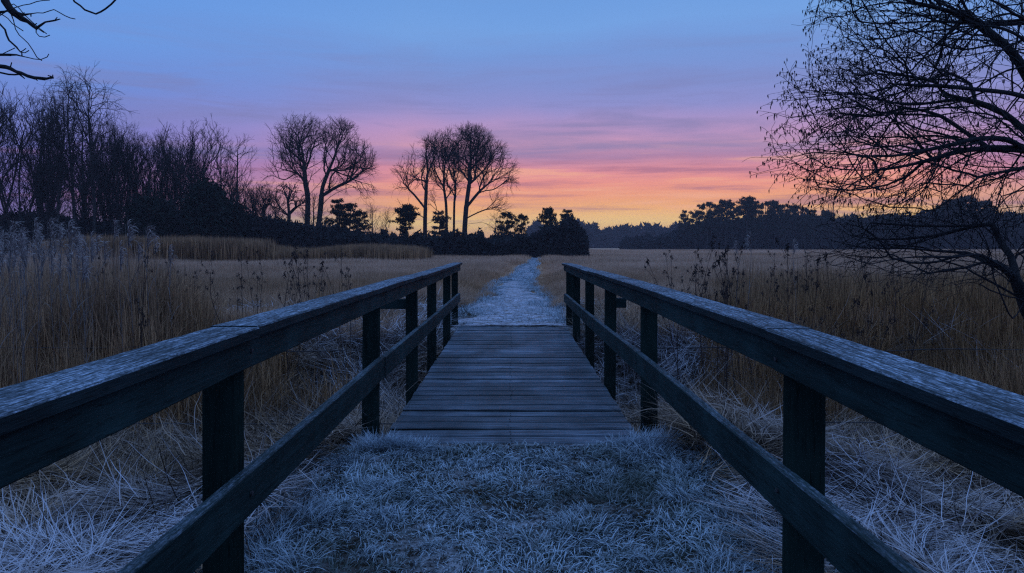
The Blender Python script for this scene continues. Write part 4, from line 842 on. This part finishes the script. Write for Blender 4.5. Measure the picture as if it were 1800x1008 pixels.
def catkins(C, rs, L=.038, r=.0040):
    m = len(C); k = 4; hs = np.array([0, .2, .65, 1.0]); rr = np.array([.25, 1, .9, .15]); tilt = rs.randn(m, 2)*.10; Ls = L*rs.uniform(.5, 1.3, m)
    an = np.arange(k)*2*np.pi/k; V = np.zeros((m, 4*k, 3))
    for i, (h, q) in enumerate(zip(hs, rr)):
        for j in range(k):
            V[:, i*k+j, 0] = C[:, 0]+tilt[:, 0]*Ls*h+r*q*math.cos(an[j]); V[:, i*k+j, 1] = C[:, 1]+tilt[:, 1]*Ls*h+r*q*math.sin(an[j]); V[:, i*k+j, 2] = C[:, 2]-Ls*h
    qd = np.array([(i*k+j, i*k+(j+1) % k, (i+1)*k+(j+1) % k, (i+1)*k+j) for i in range(3) for j in range(k)])
    return mesh_np('catkins', V.reshape(-1, 3), (np.arange(m)[:, None, None]*4*k+qd[None]).reshape(-1, 4))
Cc = np.concatenate([Pl[tips], Pl[tips]+rs.randn(len(tips), 3)*.006]); c = obj('catkins', catkins(Cc, rs), M['twig'], ald); c['kind'] = 'stuff'

# low crooked willow beneath the alder
rs = np.random.RandomState(52); sk = Skel(); b0 = px3(1850, HOR, 8.2)
sk.limb([(b0[0], 8.2, -.5), px3(1835, 610, 8.15), px3(1806, 545, 8.1), px3(1790, 502, 8.0), px3(1765, 472, 7.9), px3(1735, 461, 7.8), px3(1700, 470, 7.6), px3(1655, 476, 7.4), px3(1620, 486, 7.3)], .12)
for pts in [[(1735, 461, 7.8), (1700, 446, 8.0), (1640, 441, 8.2), (1590, 437, 8.3), (1530, 437, 8.4), (1480, 428, 8.4)], [(1792, 505, 8.0), (1782, 470, 8.2), (1788, 448, 8.3), (1825, 430, 8.4)], [(1785, 462, 8.2), (1755, 420, 8.4), (1745, 395, 8.4), (1705, 400, 8.5), (1640, 415, 8.6), (1560, 421, 8.6), (1500, 415, 8.6), (1460, 400, 8.6)],
            [(1750, 464, 7.8), (1720, 448, 7.5), (1680, 452, 7.3), (1610, 452, 7.2), (1560, 458, 7.1), (1510, 470, 7.1)], [(1690, 446, 8.0), (1650, 460, 8.1), (1600, 462, 8.1), (1550, 450, 8.1), (1500, 455, 8.1)], [(1760, 430, 8.4), (1745, 385, 8.3), (1738, 350, 8.3)],
            [(1800, 530, 8.0), (1780, 560, 7.8), (1760, 520, 7.7)], [(1740, 395, 8.4), (1660, 398, 8.3), (1590, 396, 8.2), (1530, 392, 8.2)]]:
    sk.limb([px3(*q) for q in pts], .12, 'near')
def will_ok(p):
    px = 900+p[:, 0]*F/p[:, 1]; py = HOR-(p[:, 2]-CAMH)*F/p[:, 1]; mid = np.interp(px, [1430, 1560, 1800], [428, 436, 448]); hf = np.interp(px, [1430, 1560, 1800], [34, 56, 90]); return (np.abs(py-mid) < hf) & (px > 1435+rs.randn(len(p))*20)
G = Grow(sk, rs); l0 = np.arange(len(G.P)); l0 = l0[G.P[:, 2] > .6]
l1 = np.concatenate([G.shoot(G.pick(l0, .7), .8, 1.3, .10, .12, (-.04, 0, .0), will_ok), G.shoot(G.tips(l0), .2, .5, .08, .12, (-.05, 0, 0), will_ok)])
l2 = G.shoot(G.pick(l1, .42), .75, .6, .085, .12, (-.02, 0, 0), will_ok); l3 = G.shoot(np.concatenate([G.pick(l2, .3), G.tips(l1)]), .7, .25, .07, .18); P, par = G.P, G.par
Rr = np.maximum(radii(P, par, .0020, .075), .0020); wil = thing('willow_tree', 'low crooked willow sprawling leftwards beneath the alder', 'tree', (b0[0], 8.2, 0)); Pl = P-np.array([b0[0], 8.2, 0])
obj('trunk', graph_mesh('trunk', Pl, par, Rr, Rr >= .022, ((.022, 9), (0, 8))), M['bark'], wil); obj('crown', graph_mesh('crown', Pl, par, Rr, Rr < .022, ((.012, 6), (.004, 4), (0, 3))), M['twig'], wil)

# tree whose twigs hang in from the upper left
rs = np.random.RandomState(53); sk = Skel(); Yt = 4.0; st = .035
sk.limb([(-5.0, 4.3, -.35), (-4.9, 4.3, 1.5), (-4.95, 4.25, 3.2), (-4.7, 4.2, 5.2)], .12)
sk.limb([(-4.92, 4.28, 2.4), px3(-420, -60, 4.1), px3(-230, -40, 4.05), px3(-90, -25, 4.0), px3(-30, 20, 4.0), px3(14, 18, 4.0)], .06, 'near')
sk.limb([(-4.9, 4.28, 2.2), px3(-350, 60, 4.1), px3(-160, 95, 3.95), px3(-60, 108, 3.9), px3(0, 116, 3.9), px3(10, 117, 3.9), px3(38, 131, 3.9), px3(60, 136, 3.9), px3(80, 139, 3.9), px3(92, 137, 3.9), px3(95, 131, 3.9)], st, 'near')
for pts in [[(-60, 108, 3.9), (-10, 126, 3.95), (25, 132, 3.95), (38, 131, 3.9), (55, 138, 3.95), (70, 140, 3.95), (80, 140, 3.95)], [(-160, 95, 3.95), (-60, 92, 4.1), (0, 97, 4.1), (28, 97, 4.1), (60, 103, 4.1), (72, 104, 4.1), (82, 101, 4.1), (86, 95, 4.1)],
            [(14, 18, 4.0), (24, 36, 4.0), (26, 50, 4.0), (35, 62, 4.0), (50, 76, 4.0), (58, 88, 4.0), (66, 101, 4.0), (74, 107, 4.0)], [(-60, 5, 4.0), (-20, 22, 3.9), (0, 41, 3.9), (9, 53, 3.9), (16, 72, 3.9), (28, 83, 3.9), (37, 92, 3.9), (44, 94, 3.9), (52, 90, 3.9)],
            [(-10, -60, 4.0), (5, -10, 4.0), (18, 14, 4.0), (38, 33, 4.0), (57, 45, 4.0), (64, 52, 4.0), (63, 57, 4.0), (70, 64, 4.0), (78, 66, 4.0), (88, 62, 4.0)], [(12, 10, 4.05), (26, 8, 4.05), (42, 25, 4.05), (60, 43, 4.05), (70, 50, 4.05), (83, 59, 4.05)],
            [(-15, 27, 4.1), (15, 18, 4.1), (40, 10, 4.1), (75, 1, 4.1), (87, 1, 4.1)], [(26, 22, 3.95), (42, 25, 3.95), (55, 24, 3.95), (75, 22, 3.95), (90, 20, 3.95), (95, 18, 3.95), (115, 28, 3.95), (132, 34, 3.95)],
            [(-90, -60, 3.9), (60, -60, 3.9), (115, -22, 3.9), (131, 2, 3.9), (150, 17, 3.9), (168, 24, 3.9), (185, 16, 3.9), (195, 8, 3.9), (206, -4, 3.9), (214, -20, 3.9)], [(64, 50, 4.0), (80, 39, 4.0), (95, 36, 4.0), (101, 32, 4.0)],
            [(-20, 82, 4.1), (0, 98, 4.1), (12, 92, 4.1), (26, 85, 4.1)], [(0, 20, 4.0), (14, 34, 4.0), (22, 42, 4.0), (41, 56, 4.0)], [(20, 22, 3.98), (34, 33, 3.98), (52, 42, 3.98), (76, 57, 3.98)], [(-5, 30, 3.9), (10, 22, 3.9), (22, 15, 3.9), (40, 30, 3.9)], [(10, 5, 4.1), (20, 28, 4.1), (33, 31, 4.1)],
            [(28, 83, 3.9), (37, 92, 3.9), (40, 88, 3.9), (46, 85, 3.9)]]:
    sk.limb([px3(*q) for q in pts], st, 'near')
P, par = np.array(sk.P), np.array(sk.par); P = P+rs.randn(*P.shape)*.0022; n = len(P)
sp = np.where(rs.rand(n) < .16)[0]; sp = sp[P[sp, 0] > -3.4]; dd = norm(rs.randn(len(sp), 3)+np.array([.6, 0, -.1])); P = np.concatenate([P, P[sp]+dd*rs.uniform(.01, .035, len(sp))[:, None]]); par = np.concatenate([par, sp])
Rr = np.maximum(radii(P, par, .0026, .10), .0026); Rr[n:] = .0028
tw = thing('oak_tree', 'bare tree just outside the left edge, its knobbly twigs hanging into the upper left corner', 'tree', (-5.0, 4.3, 0)); Pl = P-np.array([-5.0, 4.3, 0])
obj('trunk', graph_mesh('trunk', Pl, par, Rr, Rr >= .03, ((0, 10),)), M['bark'], tw); obj('crown', graph_mesh('crown', Pl, par, Rr, Rr < .03, ((.005, 6), (0, 5))), M['twig'], tw)

# ------------------------------------------------------------------ reeds with plumes, and dead weeds
def reed_proto(seed, dark=False, n=70, droop=1.0):
    rs = np.random.RandomState(seed); H = 1.0; zs = np.linspace(0, H, 9); lean = rs.uniform(-.05, .05)
    P = np.stack([lean*zs**2+.02*np.sin(zs*5), 0*zs, zs], -1); par = np.arange(9)-1; Rr = np.linspace(.0045, .002, 9)
    stalk = graph_mesh('stalk', P, par, Rr, sides=((0, 4),))
    b = rs.rand(n); base = np.stack([lean*(.86+.14*b)**2+0*b, 0*b, .86+.14*b], -1); az = rs.randn(n)*.55+(0 if rs.rand() < .8 else 3.1)
    V, T, A = ribbons(base, az, rs.uniform(.07, .17, n)*(1.2-.7*b), rs.uniform(.2, .6, n), rs.uniform(1.2, 2.3, n)*droop, np.full(n, .0080), 6, rs, twist=.9)
    plume = mesh_np('plume', V, T, A)
    m = 5; bz = rs.uniform(.2, .8, m); base = np.stack([lean*bz**2, 0*bz, bz], -1)
    V, T, A = ribbons(base, rs.uniform(0, 6.28, m), rs.uniform(.15, .32, m), rs.uniform(.3, .7, m), rs.uniform(.6, 1.6, m), np.full(m, .010), 5, rs); leaf = mesh_np('leaves', V, T, A)
    return stalk, plume, leaf
RP = [reed_proto(600+i, n=52) for i in range(5)]
def reed(px, top, Y, label, i, group, wide=1.0, mirror=False, dark=False):
    x, _, z = px3(px, top, Y); g0 = float(gz(x, Y)); H = z-g0
    t = thing('reed', label, 'reed', (x, Y, g0), math.pi if mirror else 0, group, (wide, wide, H))
    a, b, c = RP[i % 5]
    mk = ('dead_weed',)*3 if dark else ('reed_stalk', 'plume', 'reed_stalk')
    for nm, me, mt in (('stalk', a, mk[0]), ('plume', b, mk[1]), ('foliage', c, mk[2])):
        o = bpy.data.objects.new(nm, me)
        if not me.materials: me.materials.append(M[mk[1]])
        link(o, t); o.material_slots[0].link = 'OBJECT'; o.material_slots[0].material = M[mt]
    return t
rs = np.random.RandomState(61)
tall = [(32, 394, 'frosted reed with a plume arching right, tallest beside the left picture edge', 1.7), (66, 390, 'frosted reed with a fan-shaped plume, second of the tall ones from the left edge', 1.3), (88, 387, 'tall frosted reed, third from the left edge, its plume layered like feathers', 1.5),
        (110, 396, 'forked frosted reed with two upright tips between taller plumes', 1.2), (124, 394, 'tall dark-shafted reed with a shaggy frosted plume right of the forked one', 1.5), (205, 391, 'slim upright brown reed standing alone before the dark wood', .9),
        (231, 394, 'bright frosted reed plume curving right before the dark wood', 1.5), (259, 401, 'rightmost frosted reed plume before the dark wood', 1.4), (176, 417, 'short frosted reed plume with curling tips left of the slim brown reed', 1.4), (140, 421, 'low curling frosted plume right of the tall cluster', 1.2)]
for i, (px, top, lb, wd) in enumerate(tall): reed(px, top, 11.0+(px*.013) % 1.5, lb, i, 'frosted reeds with plumes at the left', wd*1.1)
AN = [(-8, 'cut by the left picture edge'), (20, 'before the second ash'), (44, 'between the second and third ash trunks'), (68, 'before the third ash'), (98, 'before the left birch'), (126, 'before the middle birch'), (158, 'before the right birch')]
for i, (ax_, an_) in enumerate(AN):
    for k, (tp_, ds, mir) in enumerate([(405, 'tall frosted reed arching right', False), (414, 'tall frosted reed arching left', True), (422, 'middling frosted reed arching right', False), (431, 'middling frosted reed arching left', True), (441, 'low frosted reed arching right', False), (451, 'low frosted reed arching left', True)]):
        reed(ax_+rs.uniform(-11, 11), tp_+rs.uniform(-4, 4)+(12 if ax_ > 130 else 0), rs.uniform(9.6, 12.5), ds+' '+an_, i*6+k, 'frosted reeds massed at the left', rs.uniform(.8, 1.25), mir)
for i, (px, top, lb) in enumerate([(188, 428, 'small frosted reed just right of the dense plume mass'), (215, 432, 'small frosted reed below the slim upright brown reed'), (243, 430, 'small pale reed between the two right bright plumes'), (276, 420, 'small curling reed tip right of the last bright plume'), (300, 436, 'smallest pale reed tip, last of the row toward the reed belt')]): reed(px, top, rs.uniform(9.6, 12), lb, i, 'sparse small frosted reeds', 1.0)
def weed_proto(seed):
    rs = np.random.RandomState(seed); sk = Skel(); sk.limb([(0, 0, 0), (.02*rs.randn(), .01, .35), (.05*rs.randn(), 0, .7), (.06*rs.randn(), 0, 1.0)], .08)
    for _ in range(7): z = rs.uniform(.45, .95); a = rs.uniform(0, 6.28); r = rs.uniform(.03, .12); sk.limb([(0, 0, z), (r*.6*math.cos(a), r*.6*math.sin(a), z+.06), (r*math.cos(a), r*math.sin(a), z+.10)], .04, 'near')
    P, par = np.array(sk.P), np.array(sk.par); has = np.zeros(len(P), bool); has[par[par >= 0]] = True; tip = P[~has]
    V, T = clump_tris(rs, tip, np.full(len(tip), .018), 16, .022, 1.2)
    return graph_mesh('stem', P, par, radii(P, par, .0016, .0042), sides=((0, 4),)), mesh_np('seed_head', V, T)
WD = [weed_proto(700+i) for i in range(5)]
def weed(px, top, Y, label, i, group, lean=0.0):
    x, _, z = px3(px, top, Y); g0 = float(gz(x, Y)); H = z-g0; t = thing('dead_weed', label, 'weed', (x, Y, g0), i*1.3, group, (1.2, 1.2, H)); t.rotation_euler = (0, lean, i*1.3)
    a, b = WD[i % 5]; obj('stem', a, M['dead_weed'], t); obj('seed_head', b, M['dead_weed'], t)
GR = 'dark weed stalks in the right meadow'
named_r = [(1240, 437, 8.6, 'dark dock with a heavy drooping seed head above the right handrail'), (1279, 436, 9.2, 'dark weed stalk with a ragged seed head right of the drooping dock'), (1270, 455, 8.4, 'stout dark weed with a thick low seed head above the right handrail'),
           (1385, 434, 9.0, 'straight dark stalk crossing the mist line in the right meadow'), (1318, 414, 12, 'pale feathery reed rising above the mist line'), (1398, 422, 12, 'small pale arching reed tip above the mist line')]
for i, (px, top, Y, lb) in enumerate(named_r[:4]): weed(px, top, Y, lb, i, GR)
reed(1316, 413, 12, named_r[4][3], 1, None, 1.0, True); reed(1398, 424, 12.5, named_r[5][3], 3, None, .9); reed(1296, 425, 12.5, 'low pale reed tip left of the feathery one above the mist', 2, None, .8, True)
def weeds(AN, G_, seed, y0, y1):
    i = seed
    for ax_, an_ in AN:
        for tp_, ds, ln in ((446, 'tall upright dark weed', .0), (452, 'tall dark weed leaning over', .22), (480, 'short dark weed', -.05)):
            weed(ax_+rs.uniform(-13, 13), tp_+rs.uniform(-6, 8), rs.uniform(y0, y1), ds+' '+an_, i, G_, ln*rs.choice([-1, 1])+rs.randn()*.03); i += 1
weeds([(1180, 'left of the right wood tip'), (1214, 'below the left tip of the right wood'), (1250, 'below the first tall pines of the right wood'), (1284, 'below the broad flat-topped pine'), (1316, 'below the tallest pine of the right wood'), (1352, 'below the bushy pines past the tallest'),
       (1394, 'below the pointed pine of the right wood'), (1430, 'below the right shoulder of the right wood'), (1468, 'below the thin bare tree on the slope'), (1520, 'behind the willow twig tips'), (1580, 'behind the middle of the willow')], GR, 3, 9.5, 15)
GL = 'dark weed stalks in the left meadow'
for i, (px, top, Y, lb) in enumerate([(540, 425, 14, 'pale-topped weed taller than its neighbours left of the bridge'), (568, 445, 13, 'dark weed with a knotted seed head beside the pale-topped one'), (524, 452, 10, 'branching dark weed with bare forks left of the bridge'), (600, 424, 15, 'slim pale reed tip just right of the pale-topped weed')]): weed(px, top, Y, lb, i, GL)
weeds([(190, 'below the ash right of the birches'), (246, 'below the rounded maples'), (338, 'below the vase-shaped tree'), (418, 'below the slim symmetrical tree'), (460, 'below the low twiggy trees'), (507, 'below the small dark oak'), (552, 'below the oak pair'), (612, 'below the ragged pines right of the oak pair')], GL, 5, 10, 15)

# one far lamp glowing on the horizon under the far wood
lamp = thing('street_lamp', 'tiny lit lamp far away below the horizon woodland', 'lamp', (px3(1100, HOR, 400)[0], 400, 0))
obj('pole', graph_mesh('pole', [(0, 0, 0), (0, 0, 1), (0, 0, 1.75)], [-1, 0, 1], [.08, .07, .06], sides=((0, 6),)), M['dark_metal'], lamp)
def lampb(t, b): b.inputs['Emission Color'].default_value = (1, .9, .8, 1); b.inputs['Emission Strength'].default_value = 6
M['lamp'] = material('lamp glass', lampb)
P = norm(np.random.RandomState(1).randn(60, 3))*.3; import bmesh
bm = bmesh.new(); bmesh.ops.create_icosphere(bm, subdivisions=2, radius=.12); me = bpy.data.meshes.new('lamp_head'); bm.to_mesh(me); bm.free(); o = obj('lamp_head', me, M['lamp'], lamp); o.location = (0, 0, 2.0)

# ------------------------------------------------------------------ haze
HZ = 0.0005
bm = bmesh.new(); bmesh.ops.create_cube(bm, size=1.0); me = bpy.data.meshes.new('haze'); bm.to_mesh(me); bm.free()
hm = bpy.data.materials.new('morning haze'); hm.use_nodes = True; nt = hm.node_tree; nt.nodes.clear(); out = nt.nodes.new('ShaderNodeOutputMaterial'); pv = nt.nodes.new('ShaderNodeVolumePrincipled')
pv.inputs['Density'].default_value = HZ; pv.inputs['Color'].default_value = (.92, .78, .84, 1); nt.links.new(pv.outputs[0], out.inputs['Volume'])
me.materials.append(hm); hz = link(bpy.data.objects.new('haze', me)); hz.scale = (1500, 1560, 32); hz.location = (0, 690, 13.2); tag(hz, 'thin violet morning haze over the meadow', 'haze', kind='stuff')
